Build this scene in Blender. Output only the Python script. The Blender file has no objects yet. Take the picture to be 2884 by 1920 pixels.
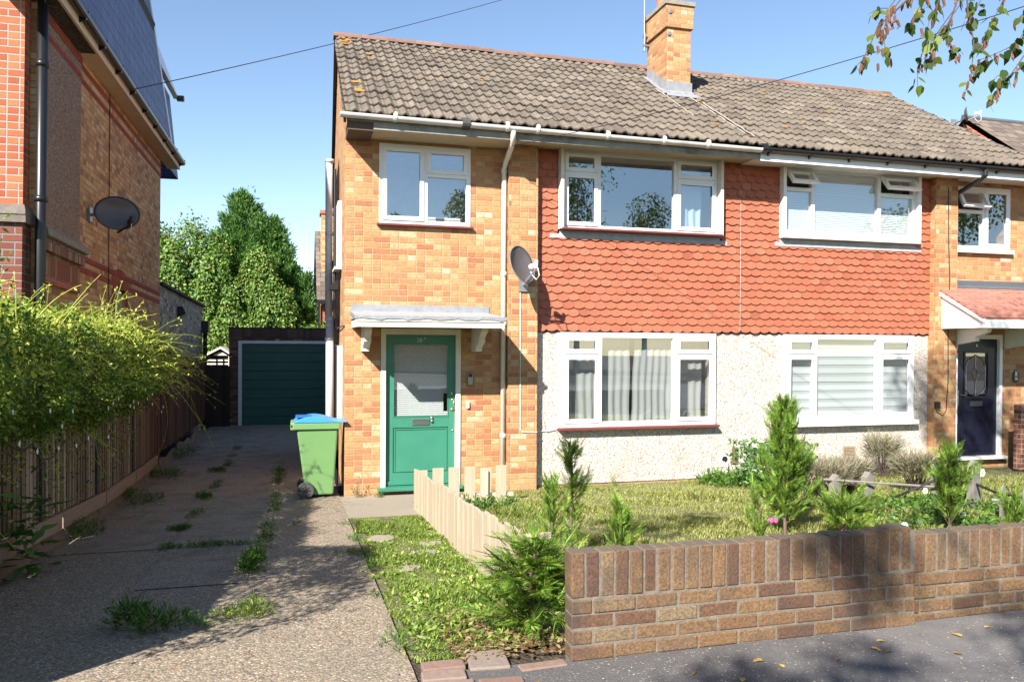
import bpy, math, random
import numpy as np
from mathutils import Vector, Matrix
random.seed(7); rng = np.random.default_rng(11)
PI = math.pi
SC = bpy.context.scene
COL = SC.collection

# ------------------------------------------------------------------ camera, sky, sun, exposure
YAW, PIT, ROL = math.radians(15.286), math.radians(-0.5483), math.radians(0.3193)
CAM = Vector((-0.58668, -10.05, 1.95088))
fw = Vector((math.sin(YAW)*math.cos(PIT), math.cos(YAW)*math.cos(PIT), math.sin(PIT)))
rt = Vector((math.cos(YAW), -math.sin(YAW), 0)); up = rt.cross(fw)
r2 = math.cos(ROL)*rt + math.sin(ROL)*up; u2 = -math.sin(ROL)*rt + math.cos(ROL)*up
cam = bpy.data.objects.new('camera', bpy.data.cameras.new('camera')); COL.objects.link(cam)
m4 = Matrix((r2, u2, -fw)).transposed().to_4x4(); m4.translation = CAM
cam.matrix_world = m4
cam.data.sensor_width = 36; cam.data.lens = 2195/2884*36
cam.data.shift_x = 0.00215; cam.data.shift_y = 0.00922
cam.data.clip_start = 0.05; cam.data.clip_end = 2000
SC.camera = cam

TOSUN = Vector((-0.92, -1.02, 1.0)).normalized()
EL = math.asin(TOSUN.z); AZ = math.atan2(TOSUN.x, TOSUN.y)
W = bpy.data.worlds.new('World'); SC.world = W; W.use_nodes = True
wn = W.node_tree.nodes; wl = W.node_tree.links; bg = wn['Background']
sky = wn.new('ShaderNodeTexSky'); sky.sky_type = 'NISHITA'; sky.sun_disc = False
sky.sun_elevation = EL; sky.sun_rotation = AZ % (2*PI)
sky.air_density = 1.0; sky.dust_density = 0.0; sky.ozone_density = 1.6; sky.altitude = 300
wl.new(sky.outputs[0], bg.inputs[0]); bg.inputs[1].default_value = 0.08
sl = bpy.data.lights.new('sun', 'SUN'); sun = bpy.data.objects.new('sun', sl); COL.objects.link(sun)
sl.energy = 5.0; sl.angle = math.radians(0.5); sl.color = (1.0, 0.955, 0.88)
sun.rotation_euler = TOSUN.to_track_quat('Z', 'Y').to_euler()
SC.view_settings.view_transform = 'Standard'; SC.view_settings.look = 'None'
SC.view_settings.exposure = 1.4; SC.view_settings.gamma = 1
SC.cycles.max_bounces = 8; SC.cycles.transparent_max_bounces = 24
SC.cycles.diffuse_bounces = 4; SC.cycles.glossy_bounces = 4; SC.cycles.transmission_bounces = 6
SC.cycles.caustics_reflective = False; SC.cycles.caustics_refractive = False

def gz(y):                                   # ground profile: pavement level in front, falling to the house and garage
    if y < -6.45: return 0.43
    if y < -0.3: return 0.43*(-y-0.3)/6.15
    if y < 12: return -0.17*(y+0.3)/11
    return -0.19

# ------------------------------------------------------------------ node helpers
class Mt:
    def __init__(s, name):
        s.m = bpy.data.materials.new(name); s.m.use_nodes = True
        s.nt = s.m.node_tree; s.n = s.nt.nodes; s.l = s.nt.links
        s.b = s.n['Principled BSDF']; s.out = s.n['Material Output']
    def new(s, t, **k):
        x = s.n.new(t)
        for a, v in k.items(): setattr(x, a, v)
        return x
    def put(s, sock, v):
        if hasattr(v, 'is_linked') or isinstance(v, bpy.types.NodeSocket): s.l.new(v, sock)
        elif v is not None: sock.default_value = v
    def math(s, op, a, b=None, c=None, clamp=False):
        x = s.new('ShaderNodeMath', operation=op, use_clamp=clamp)
        for i, v in enumerate((a, b, c)):
            if v is not None: s.put(x.inputs[i], v)
        return x.outputs[0]
    def ramp(s, fac, stops, mode='LINEAR'):
        x = s.new('ShaderNodeValToRGB'); cr = x.color_ramp; cr.interpolation = mode
        while len(cr.elements) < len(stops): cr.elements.new(0.5)
        for e, (p, c) in zip(cr.elements, stops):
            e.position = p; e.color = (*c, 1) if len(c) == 3 else c
        s.put(x.inputs[0], fac); return x.outputs[0]
    def mix(s, fac, a, b, mode='MIX'):
        x = s.new('ShaderNodeMix', data_type='RGBA', blend_type=mode)
        s.put(x.inputs[0], fac)
        for i, v in ((6, a), (7, b)):
            if isinstance(v, tuple) and len(v) == 3: v = (*v, 1)
            s.put(x.inputs[i], v)
        return x.outputs[2]
    def coord(s, kind='Object', scale=None, rot=None):
        c = s.new('ShaderNodeTexCoord').outputs[kind]
        if scale is not None or rot is not None:
            mp = s.new('ShaderNodeMapping'); s.l.new(c, mp.inputs[0])
            if scale is not None: mp.inputs['Scale'].default_value = scale
            if rot is not None: mp.inputs['Rotation'].default_value = rot
            c = mp.outputs[0]
        return c
    def noise(s, scale, detail=3, vec=None, rough=0.55, out='Fac'):
        x = s.new('ShaderNodeTexNoise'); x.inputs['Scale'].default_value = scale
        x.inputs['Detail'].default_value = detail; x.inputs['Roughness'].default_value = rough
        if vec is not None: s.l.new(vec, x.inputs['Vector'])
        return x.outputs[out]
    def vor(s, scale, vec=None, out='Distance', feature='F1', rnd=1):
        x = s.new('ShaderNodeTexVoronoi', feature=feature); x.inputs['Scale'].default_value = scale
        x.inputs['Randomness'].default_value = rnd
        if vec is not None: s.l.new(vec, x.inputs['Vector'])
        return x.outputs[out]
    def wn(s, vec, out='Value', dim='3D'):
        x = s.new('ShaderNodeTexWhiteNoise', noise_dimensions=dim); s.l.new(vec, x.inputs['Vector']); return x.outputs[out]
    def bump(s, h, dist=0.01, strength=1.0):
        x = s.new('ShaderNodeBump'); x.inputs['Distance'].default_value = dist; x.inputs['Strength'].default_value = strength
        s.l.new(h, x.inputs['Height']); s.l.new(x.outputs[0], s.b.inputs['Normal'])
    def base(s, c): s.put(s.b.inputs['Base Color'], (*c, 1) if isinstance(c, tuple) and len(c) == 3 else c)
    def rough(s, r): s.put(s.b.inputs['Roughness'], r)
    def island(s): return s.new('ShaderNodeNewGeometry').outputs['Random Per Island']

ALB = 0.68                                   # common reflectance level of the set under this exposure
def KA(name): return 0.92 if ('white' in name or 'petal' in name or 'cream_pebble' in name or 'blind' in name) else ALB
def sc3(c, k): return tuple(x*k for x in c)
def plain(name, c, rough=0.5, metal=0.0, var=0.12, nscale=6, bump=0.0, bscale=60, spec=None, dirt=None):
    M = Mt(name); co = M.coord('Object'); c = sc3(c, KA(name))
    n = M.noise(nscale, 4, co); n2 = M.noise(nscale*9, 3, co)
    f = M.math('ADD', M.math('MULTIPLY', n, 0.7), M.math('MULTIPLY', n2, 0.3))
    col = M.ramp(f, [(0.3, tuple(x*(1-var) for x in c)), (0.7, tuple(min(1, x*(1+var)) for x in c))])
    if dirt:
        dn = M.math('MULTIPLY', M.math('SUBTRACT', M.noise(2.3, 5, co, 0.7), 0.5), 5, clamp=True)
        col = M.mix(M.math('MULTIPLY', dn, dirt[1]), col, dirt[0])
    M.base(col); M.rough(rough); M.b.inputs['Metallic'].default_value = metal
    if spec is not None: M.b.inputs['Specular IOR Level'].default_value = spec
    if bump: M.bump(M.noise(bscale, 4, co), bump)
    return M.m

def brick(name, cols, w=0.225, h=0.075, mortar=(0.5, 0.42, 0.30), ms=0.010, bd=0.006, split=0.62, seed=0.0, inner=0.25, stain=0.0, shift=0.5, fleck=None):
    M = Mt(name); cols = [(p, sc3(c, ALB)) for p, c in cols]; mortar = sc3(mortar, ALB)
    uv = M.new('ShaderNodeTexCoord').outputs['UV']; sp = M.new('ShaderNodeSeparateXYZ'); M.l.new(uv, sp.inputs[0])
    wob = M.math('MULTIPLY', M.math('SUBTRACT', M.noise(9, 2, uv), 0.5), 0.006)
    u = M.math('ADD', sp.outputs[0], wob); v = M.math('ADD', sp.outputs[1], wob)
    vr = M.math('DIVIDE', v, h); row = M.math('FLOOR', vr); fv = M.math('FRACT', vr)
    off = M.math('MULTIPLY', M.math('MODULO', M.math('ABSOLUTE', row), 2.0), shift)
    U = M.math('ADD', M.math('DIVIDE', u, w), off); cl = M.math('FLOOR', U); fu = M.math('FRACT', U)
    def rnd(c, z):
        x = M.new('ShaderNodeCombineXYZ'); M.l.new(c, x.inputs[0]); M.l.new(row, x.inputs[1]); x.inputs[2].default_value = z+seed
        return M.wn(x.outputs[0])
    sel = M.math('GREATER_THAN', rnd(cl, 3.3), split)
    half = M.math('MULTIPLY', sel, M.math('FLOOR', M.math('MULTIPLY', fu, 2)))
    r = rnd(M.math('ADD', cl, M.math('MULTIPLY', half, 0.43)), 1.1)
    du = M.math('MULTIPLY', M.math('MINIMUM', fu, M.math('SUBTRACT', 1.0, fu)), w)
    dm = M.math('ADD', M.math('MULTIPLY', M.math('ABSOLUTE', M.math('SUBTRACT', fu, 0.5)), w), M.math('MULTIPLY', M.math('SUBTRACT', 1.0, sel), 9.0))
    dv = M.math('MULTIPLY', M.math('MINIMUM', fv, M.math('SUBTRACT', 1.0, fv)), h)
    d = M.math('MINIMUM', M.math('MINIMUM', du, dm), dv)
    d = M.math('ADD', d, M.math('MULTIPLY', M.math('SUBTRACT', M.noise(70, 2, uv), 0.5), 0.004))
    mp = M.new('ShaderNodeMapRange', interpolation_type='SMOOTHSTEP'); M.l.new(d, mp.inputs[0])
    mp.inputs[1].default_value = ms*0.35; mp.inputs[2].default_value = ms*0.35+0.004
    mask = mp.outputs[0]
    bc = M.ramp(r, cols)
    fn = M.noise(28, 4, uv, 0.65); fn2 = M.noise(150, 2, uv)
    k = M.math('ADD', 1-inner, M.math('MULTIPLY', M.math('ADD', fn, M.math('MULTIPLY', fn2, 0.5)), inner*1.35))
    kk = M.new('ShaderNodeCombineXYZ')
    for i in range(3): M.l.new(k, kk.inputs[i])
    bc = M.mix(1.0, bc, kk.outputs[0], 'MULTIPLY')
    mc = M.mix(M.noise(40, 3, uv), tuple(x*0.75 for x in mortar), tuple(min(1, x*1.15) for x in mortar))
    col = M.mix(mask, mc, bc)
    if fleck:
        fk = M.math('MULTIPLY', M.math('SUBTRACT', M.noise(19, 3, uv, 0.6), 0.49), 7, clamp=True); fk = M.math('MULTIPLY', fk, mask)
        col = M.mix(M.math('MULTIPLY', fk, 0.38), col, fleck)
    if stain:
        st = M.math('MULTIPLY', M.math('SUBTRACT', M.noise(1.6, 5, uv, 0.7), 0.48), 5, clamp=True)
        col = M.mix(M.math('MULTIPLY', st, stain), col, (0.06, 0.05, 0.045))
    M.base(col); M.rough(0.85)
    M.bump(M.math('ADD', mask, M.math('MULTIPLY', fn2, 0.3)), bd)
    return M.m

def leafmat(name, stops, trans=0.35, rough=0.5, spec=0.35):
    M = Mt(name); stops = [(p, sc3(c, 0.8)) for p, c in stops]; r = M.island(); c = M.ramp(r, stops)
    M.base(c); M.rough(rough); M.b.inputs['Specular IOR Level'].default_value = spec
    t = M.new('ShaderNodeBsdfTranslucent'); M.l.new(M.mix(1.0, c, (1.0, 1.0, 0.55), 'MULTIPLY'), t.inputs[0])
    mx = M.new('ShaderNodeMixShader'); mx.inputs[0].default_value = trans
    M.l.new(M.b.outputs[0], mx.inputs[1]); M.l.new(t.outputs[0], mx.inputs[2]); M.l.new(mx.outputs[0], M.out.inputs[0])
    return M.m

def islandmat(name, stops, rough=0.8, grain=None, inner=0.3, bump=0.003, nscale=30, stain=None, top=None):
    M = Mt(name); stops = [(p, sc3(c, ALB)) for p, c in stops]; c = M.ramp(M.island(), stops); co = M.coord('Object', scale=grain if grain else (1, 1, 1))
    n = M.noise(nscale, 4, co, 0.65)
    k = M.math('ADD', 1-inner, M.math('MULTIPLY', n, inner*2)); kk = M.new('ShaderNodeCombineXYZ')
    for i in range(3): M.l.new(k, kk.inputs[i])
    c = M.mix(1.0, c, kk.outputs[0], 'MULTIPLY')
    if stain:
        o2 = M.coord('Object'); st = M.math('MULTIPLY', M.math('SUBTRACT', M.noise(stain[2], 5, o2, 0.7), stain[3]), 6, clamp=True)
        c = M.mix(M.math('MULTIPLY', st, stain[1]), c, stain[0])
    if top:
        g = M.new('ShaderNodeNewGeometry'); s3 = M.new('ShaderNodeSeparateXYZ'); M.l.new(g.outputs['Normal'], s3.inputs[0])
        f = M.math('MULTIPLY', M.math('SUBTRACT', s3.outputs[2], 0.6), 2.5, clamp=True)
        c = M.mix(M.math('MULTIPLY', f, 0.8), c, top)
    M.base(c); M.rough(rough)
    if bump: M.bump(n, bump)
    return M.m

# ------------------------------------------------------------------ materials
def speckle(name, stops, scale, base_mix, rough=0.9, bd=0.004, big=None, pebble=0.6, crack=0):
    M = Mt(name); co = M.coord('Object'); k_ = KA(name); stops = [(p, sc3(c, k_)) for p, c in stops]; base_mix = (sc3(base_mix[0], k_), base_mix[1])
    x = M.new('ShaderNodeTexVoronoi'); x.inputs['Scale'].default_value = scale; M.l.new(co, x.inputs['Vector'])
    r = M.wn(x.outputs['Color'])
    c = M.ramp(r, stops); n = M.noise(4, 5, co, 0.6)
    c = M.mix(M.math('MULTIPLY', n, base_mix[1]), c, base_mix[0])
    if big: 
        b = M.math('MULTIPLY', M.math('SUBTRACT', M.noise(big[2], 5, co, 0.65), big[3]), 5, clamp=True)
        c = M.mix(M.math('MULTIPLY', b, big[1]), c, big[0])
    if crack:
        wv = M.new('ShaderNodeVectorMath', operation='MULTIPLY_ADD'); M.l.new(M.noise(3.5, 4, co, 0.6, 'Color'), wv.inputs[0]); wv.inputs[1].default_value = (0.35, 0.35, 0.35); M.l.new(co, wv.inputs[2])
        ce = M.vor(crack, wv.outputs[0], feature='DISTANCE_TO_EDGE'); cm = M.math('MULTIPLY', M.math('LESS_THAN', ce, 0.0035*crack), M.math('GREATER_THAN', M.noise(0.9, 2, co), 0.47))
        c = M.mix(M.math('MULTIPLY', cm, 0.75), c, (0.05, 0.04, 0.03))
    dk = M.ramp(x.outputs['Distance'], [(0.2, (1, 1, 1)), (0.75, (0.45, 0.42, 0.4))])
    c = M.mix(pebble, c, dk, 'MULTIPLY')
    M.base(c); M.rough(rough); M.bump(M.math('SUBTRACT', 1.0, x.outputs['Distance']), bd)
    return M.m

m_brickY = brick('yellow_orange_brick', [(0, (0.45, 0.17, 0.075)), (0.18, (0.51, 0.23, 0.095)), (0.40, (0.57, 0.30, 0.12)), (0.75, (0.61, 0.35, 0.145)), (0.92, (0.65, 0.42, 0.20)), (0.97, (0.68, 0.50, 0.27)), (1, (0.72, 0.60, 0.41))], mortar=(0.57, 0.41, 0.25), ms=0.009, inner=0.6, split=0.5, fleck=(0.44, 0.11, 0.035), stain=0.10)
m_brickV = brick('old_stock_brick', [(0, (0.36, 0.19, 0.09)), (0.2, (0.62, 0.32, 0.12)), (0.45, (0.82, 0.44, 0.16)), (0.8, (0.88, 0.52, 0.22)), (1, (0.92, 0.70, 0.42))], mortar=(0.55, 0.39, 0.24), ms=0.012, split=0.45, seed=4, inner=0.4, stain=0.12)
m_brickG = brick('grey_stock_brick', [(0, (0.16, 0.13, 0.10)), (0.3, (0.38, 0.33, 0.26)), (0.75, (0.55, 0.48, 0.38)), (1, (0.70, 0.64, 0.55))], mortar=(0.44, 0.39, 0.33), ms=0.012, split=0.4, seed=9, inner=0.35)
m_brickR = brick('red_quoin_brick', [(0, (0.42, 0.08, 0.03)), (0.5, (0.58, 0.13, 0.045)), (1, (0.66, 0.19, 0.07))], mortar=(0.42, 0.38, 0.32), ms=0.016, split=0.3, seed=2, inner=0.3, h=0.077)
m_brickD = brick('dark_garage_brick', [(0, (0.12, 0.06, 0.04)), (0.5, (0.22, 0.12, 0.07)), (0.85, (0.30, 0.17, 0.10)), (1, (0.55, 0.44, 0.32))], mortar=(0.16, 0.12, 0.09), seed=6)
m_brickP = brick('dark_red_brick', [(0, (0.13, 0.04, 0.025)), (0.6, (0.22, 0.07, 0.04)), (1, (0.30, 0.12, 0.07))], mortar=(0.40, 0.35, 0.28), seed=8)
m_dentil = brick('patterned_red_brick', [(0, (0.30, 0.07, 0.03)), (0.6, (0.38, 0.11, 0.05)), (0.75, (0.42, 0.28, 0.14)), (1, (0.34, 0.26, 0.18))], w=0.075, h=0.22, mortar=(0.33, 0.26, 0.2), split=2, seed=5)
m_slateh = brick('blue_grey_slate', [(0, (0.09, 0.12, 0.29)), (0.6, (0.11, 0.15, 0.34)), (1, (0.14, 0.18, 0.40))], w=0.30, h=0.235, mortar=(0.008, 0.008, 0.012), ms=0.016, split=2, seed=3, inner=0.12)
m_slateh.node_tree.nodes['Principled BSDF'].inputs['Roughness'].default_value = 0.55
m_rooffar = brick('brown_plain_tile', [(0, (0.15, 0.11, 0.085)), (1, (0.27, 0.21, 0.16))], w=0.30, h=0.25, mortar=(0.06, 0.04, 0.03), ms=0.02, split=2, seed=12)
m_porch = brick('pink_concrete_tile', [(0, (0.52, 0.20, 0.14)), (1, (0.60, 0.26, 0.19))], w=0.33, h=0.062, mortar=(0.26, 0.09, 0.06), ms=0.010, split=2, seed=15, inner=0.15)
m_white = plain('white_upvc', (0.80, 0.80, 0.79), 0.35, var=0.02)
m_sash = plain('white_upvc_sash', (0.78, 0.79, 0.79), 0.3, var=0.02)
m_wpaint = plain('weathered_white_paint', (0.70, 0.66, 0.56), 0.55, var=0.06, dirt=((0.35, 0.30, 0.22), 0.35))
m_cream = plain('cream_soffit_paint', (0.74, 0.60, 0.40), 0.6, var=0.08, dirt=((0.45, 0.33, 0.18), 0.35))
m_brownb = plain('brown_boxed_eaves', (0.13, 0.08, 0.055), 0.7, var=0.2)
m_fascia = plain('peeling_grey_fascia', (0.36, 0.36, 0.32), 0.7, var=0.25, nscale=9, dirt=((0.05, 0.045, 0.04), 0.85), bump=0.002)
m_gutter = plain('weathered_white_gutter', (0.62, 0.60, 0.57), 0.45, var=0.12, dirt=((0.25, 0.22, 0.19), 0.5))
m_pipeg = plain('grey_plastic_pipe', (0.62, 0.65, 0.72), 0.45, var=0.06)
m_black = plain('black_plastic', (0.018, 0.018, 0.02), 0.35, var=0.1)
m_dark = plain('dark_rubber', (0.075, 0.073, 0.073), 0.7, var=0.2)
m_lead = plain('lead_flashing', (0.47, 0.48, 0.50), 0.55, var=0.2, nscale=14, bump=0.003, bscale=25, dirt=((0.22, 0.22, 0.22), 0.5))
m_leadw = plain('bright_lead_flashing', (0.34, 0.35, 0.37), 0.5, var=0.2, nscale=10, bump=0.004, bscale=20)
m_leadd = plain('dark_lead_flashing', (0.13, 0.14, 0.155), 0.6, var=0.15, bump=0.002)
m_redsill = plain('dark_red_sill', (0.22, 0.05, 0.045), 0.45, var=0.15)
m_greend = plain('green_door_paint', (0.055, 0.27, 0.175), 0.38, var=0.10, nscale=3.5, bump=0.0008, bscale=35)
m_greeng = plain('dark_green_garage_door', (0.02, 0.15, 0.12), 0.45, var=0.12)
m_navy = plain('navy_composite_door', (0.014, 0.016, 0.034), 0.28, var=0.08, bump=0.0004, bscale=90)
m_bingreen = plain('green_bin_plastic', (0.19, 0.37, 0.13), 0.5, var=0.05, dirt=((0.14, 0.24, 0.10), 0.35))
m_binblue = plain('blue_lid_plastic', (0.06, 0.38, 0.95), 0.4, var=0.05)
m_steel = plain('brushed_steel', (0.55, 0.55, 0.55), 0.3, metal=0.9, var=0.06)
m_brass = plain('aged_brass', (0.50, 0.42, 0.26), 0.35, metal=0.8, var=0.1)
m_dish = plain('smoky_dish_mesh', (0.15, 0.125, 0.125), 0.35, var=0.15)
m_galv = plain('galvanised_metal', (0.45, 0.46, 0.48), 0.4, metal=0.6, var=0.1)
m_terra = plain('terracotta_pot', (0.56, 0.20, 0.11), 0.75, var=0.12)
m_room = plain('plain_room_wall', (0.72, 0.71, 0.68), 0.9, var=0.05)
m_stone = plain('weathered_coping', (0.36, 0.31, 0.25), 0.9, var=0.25, nscale=12, bump=0.006, bscale=30)
m_soffV = plain('pale_timber_soffit', (0.95, 0.74, 0.54), 0.7, var=0.08)
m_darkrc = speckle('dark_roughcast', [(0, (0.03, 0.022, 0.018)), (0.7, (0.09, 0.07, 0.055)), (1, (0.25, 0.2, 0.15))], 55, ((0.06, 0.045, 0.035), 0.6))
m_rcast = speckle('brown_roughcast', [(0, (0.22, 0.14, 0.10)), (0.5, (0.42, 0.29, 0.22)), (1, (0.70, 0.55, 0.44))], 60, ((0.42, 0.29, 0.22), 0.7), bd=0.006)
m_pebble = speckle('cream_pebbledash', [(0, (0.26, 0.13, 0.085)), (0.12, (0.38, 0.24, 0.17)), (0.2, (0.60, 0.52, 0.45)), (0.8, (0.72, 0.67, 0.61)), (1, (0.78, 0.74, 0.69))], 78, ((0.70, 0.65, 0.58), 0.30), bd=0.008, pebble=0.55, big=((0.42, 0.30, 0.22), 0.40, 1.7, 0.52))
m_drive = speckle('exposed_aggregate_concrete', [(0, (0.19, 0.15, 0.105)), (0.35, (0.38, 0.31, 0.22)), (0.7, (0.56, 0.46, 0.33)), (0.88, (0.58, 0.38, 0.23)), (1, (0.92, 0.85, 0.72))], 80, ((0.42, 0.35, 0.26), 0.4), bd=0.004, big=((0.22, 0.19, 0.15), 0.5, 1.1, 0.49), pebble=0.65, crack=0.5)
m_conc = speckle('worn_smooth_concrete', [(0, (0.22, 0.18, 0.13)), (0.7, (0.46, 0.39, 0.29)), (1, (0.80, 0.72, 0.60))], 110, ((0.44, 0.37, 0.28), 0.45), bd=0.002, big=((0.18, 0.135, 0.095), 0.8, 2.6, 0.46), pebble=0.5, crack=0.8)
m_path = speckle('pale_path_concrete', [(0, (0.34, 0.28, 0.21)), (1, (0.50, 0.43, 0.34))], 160, ((0.44, 0.37, 0.29), 0.8), bd=0.0015, pebble=0.25)
m_asph = speckle('pavement_asphalt', [(0, (0.11, 0.10, 0.095)), (0.93, (0.185, 0.17, 0.165)), (0.975, (0.24, 0.22, 0.20)), (1, (0.50, 0.46, 0.40))], 120, ((0.14, 0.133, 0.135), 0.7), bd=0.0025, big=((0.22, 0.20, 0.19), 0.5, 0.8, 0.48), pebble=0.3)
m_soil = speckle('garden_soil', [(0, (0.045, 0.03, 0.018)), (0.7, (0.12, 0.08, 0.05)), (1, (0.22, 0.16, 0.10))], 60, ((0.10, 0.07, 0.045), 0.5), bd=0.012)
m_turf = speckle('turf_soil', [(0, (0.12, 0.12, 0.05)), (0.6, (0.26, 0.26, 0.09)), (1, (0.42, 0.36, 0.18))], 70, ((0.24, 0.24, 0.085), 0.6), bd=0.01)
m_plinth = plain('mossy_concrete_plinth', (0.22, 0.145, 0.095), 0.9, var=0.3, nscale=5, bump=0.01, bscale=14, dirt=((0.07, 0.08, 0.03), 0.8))
m_club = islandmat('terracotta_club_tile', [(0, (0.36, 0.10, 0.052)), (0.05, (0.45, 0.13, 0.065)), (0.5, (0.48, 0.142, 0.072)), (0.95, (0.51, 0.158, 0.082)), (1, (0.54, 0.175, 0.095))], rough=0.65, inner=0.16, bump=0.0015, nscale=16)
m_rtile = islandmat('weathered_concrete_roof_tile', [(0, (0.14, 0.11, 0.083)), (0.3, (0.18, 0.145, 0.11)), (0.85, (0.215, 0.172, 0.13)), (1, (0.25, 0.205, 0.155))], rough=0.95, inner=0.8, bump=0.006, nscale=26, stain=((0.07, 0.058, 0.055), 0.75, 3.2, 0.52))
m_ridge = islandmat('red_ridge_tile', [(0, (0.20, 0.12, 0.09)), (0.6, (0.28, 0.16, 0.12)), (1, (0.36, 0.30, 0.24))], rough=0.9, inner=0.5, nscale=14, stain=((0.50, 0.20, 0.02), 0.7, 3.0, 0.60))
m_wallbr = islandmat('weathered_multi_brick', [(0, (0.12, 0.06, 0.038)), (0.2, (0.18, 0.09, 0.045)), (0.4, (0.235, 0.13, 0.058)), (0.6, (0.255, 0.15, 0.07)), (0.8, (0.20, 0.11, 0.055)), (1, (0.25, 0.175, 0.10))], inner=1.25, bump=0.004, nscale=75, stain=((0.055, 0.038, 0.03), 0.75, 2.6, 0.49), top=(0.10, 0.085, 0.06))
m_mortar = plain('pale_mortar', (0.38, 0.33, 0.27), 0.95, var=0.25, nscale=20, bump=0.006, bscale=50)
m_mortarw = plain('old_wall_mortar', (0.24, 0.20, 0.155), 0.95, var=0.3, nscale=20, bump=0.006, bscale=50, dirt=((0.08, 0.07, 0.05), 0.6))
m_edgebr = islandmat('pink_edging_brick', [(0, (0.28, 0.16, 0.12)), (0.6, (0.33, 0.22, 0.17)), (1, (0.31, 0.26, 0.21))], inner=0.3, bump=0.004)
m_fence = islandmat('weathered_fence_board', [(0, (0.15, 0.095, 0.06)), (0.4, (0.25, 0.165, 0.11)), (0.8, (0.36, 0.26, 0.185)), (1, (0.52, 0.42, 0.33))], grain=(1, 1, 0.07), inner=0.75, nscale=45, bump=0.003)
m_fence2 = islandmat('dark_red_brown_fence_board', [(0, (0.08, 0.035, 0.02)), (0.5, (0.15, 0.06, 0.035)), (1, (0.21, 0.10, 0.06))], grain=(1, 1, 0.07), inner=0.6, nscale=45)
m_gravelb = islandmat('pale_gravel_board', [(0, (0.36, 0.24, 0.17)), (1, (0.42, 0.29, 0.21))], grain=(1, 0.08, 1), inner=0.4, nscale=25)
m_picket = islandmat('fresh_pine_picket', [(0, (0.48, 0.37, 0.25)), (0.5, (0.62, 0.51, 0.37)), (1, (0.70, 0.61, 0.48))], grain=(1, 1, 0.05), inner=0.4, nscale=40, bump=0.001, rough=0.7)
m_gpicket = islandmat('grey_weathered_picket', [(0, (0.20, 0.175, 0.15)), (1, (0.32, 0.29, 0.26))], grain=(1, 1, 0.06), inner=0.5, nscale=40)
m_gate = islandmat('dark_gate_board', [(0, (0.02, 0.014, 0.010)), (1, (0.05, 0.035, 0.025))], grain=(1, 1, 0.07), inner=0.5, nscale=40)
m_bark = plain('conifer_bark', (0.20, 0.13, 0.09), 0.9, var=0.3, nscale=20, bump=0.004)
m_birchbark = plain('birch_bark', (0.55, 0.52, 0.48), 0.8, var=0.3, nscale=8, bump=0.004)
m_twig = plain('brown_twig', (0.10, 0.065, 0.05), 0.8, var=0.2)
m_cable = plain('black_cable', (0.02, 0.02, 0.022), 0.5)
m_cablew = plain('white_cable', (0.62, 0.60, 0.56), 0.5)
m_curtain = None

def glass():
    M = Mt('window_glass'); M.n.remove(M.b)
    g = M.new('ShaderNodeBsdfGlossy'); g.inputs[0].default_value = (0.92, 0.97, 1, 1); g.inputs['Roughness'].default_value = 0.0
    t = M.new('ShaderNodeBsdfTransparent'); t.inputs[0].default_value = (0.93, 0.96, 0.95, 1)
    ge = M.new('ShaderNodeNewGeometry'); dt = M.new('ShaderNodeVectorMath', operation='DOT_PRODUCT')
    M.l.new(ge.outputs['Normal'], dt.inputs[0]); M.l.new(ge.outputs['Incoming'], dt.inputs[1])
    f = M.math('ADD', M.math('MULTIPLY', M.math('POWER', M.math('SUBTRACT', 1.0, M.math('ABSOLUTE', dt.outputs['Value'])), 5.0), 0.8), 0.32, clamp=True)
    mx = M.new('ShaderNodeMixShader'); M.l.new(f, mx.inputs[0]); M.l.new(t.outputs[0], mx.inputs[1]); M.l.new(g.outputs[0], mx.inputs[2])
    M.l.new(mx.outputs[0], M.out.inputs[0]); return M.m
m_glass = glass()
def thin(name, c, tr):
    M = Mt(name); M.base(c); M.rough(0.9)
    t = M.new('ShaderNodeBsdfTranslucent'); t.inputs[0].default_value = (*c, 1)
    mx = M.new('ShaderNodeMixShader'); mx.inputs[0].default_value = tr
    M.l.new(M.b.outputs[0], mx.inputs[1]); M.l.new(t.outputs[0], mx.inputs[2]); M.l.new(mx.outputs[0], M.out.inputs[0]); return M.m
m_curtain = thin('grey_voile_curtain', (0.62, 0.63, 0.62), 0.35)
m_curtainb = thin('blue_white_curtain', (0.55, 0.62, 0.72), 0.3)
m_blind = thin('white_blind', (0.80, 0.82, 0.82), 0.15)
m_slat = plain('white_slat', (0.78, 0.80, 0.80), 0.6, var=0.01)
m_sheer = thin('sheer_blind_fabric', (0.74, 0.78, 0.78), 0.3)

m_leafV = leafmat('climber_leaf', [(0, (0.045, 0.11, 0.017)), (0.5, (0.11, 0.22, 0.028)), (0.82, (0.26, 0.38, 0.05)), (1, (0.60, 0.65, 0.15))], 0.42)
m_leafVn = leafmat('climber_new_and_sunlit_growth', [(0, (0.42, 0.54, 0.07)), (1, (0.80, 0.82, 0.20))], 0.45)  # pale new runners; also paints sunlight onto the climber's top
m_ivy = leafmat('ivy_leaf', [(0, (0.06, 0.14, 0.025)), (0.5, (0.16, 0.30, 0.055)), (0.93, (0.30, 0.43, 0.08)), (1, (0.40, 0.22, 0.07))], 0.3)
m_cyp = leafmat('cypress_foliage', [(0, (0.045, 0.13, 0.035)), (0.6, (0.13, 0.29, 0.06)), (1, (0.25, 0.43, 0.10))], 0.4)
m_thuja = leafmat('thuja_foliage', [(0, (0.06, 0.15, 0.025)), (0.5, (0.17, 0.33, 0.045)), (0.85, (0.32, 0.48, 0.06)), (1, (0.60, 0.64, 0.09))], 0.4)
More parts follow.
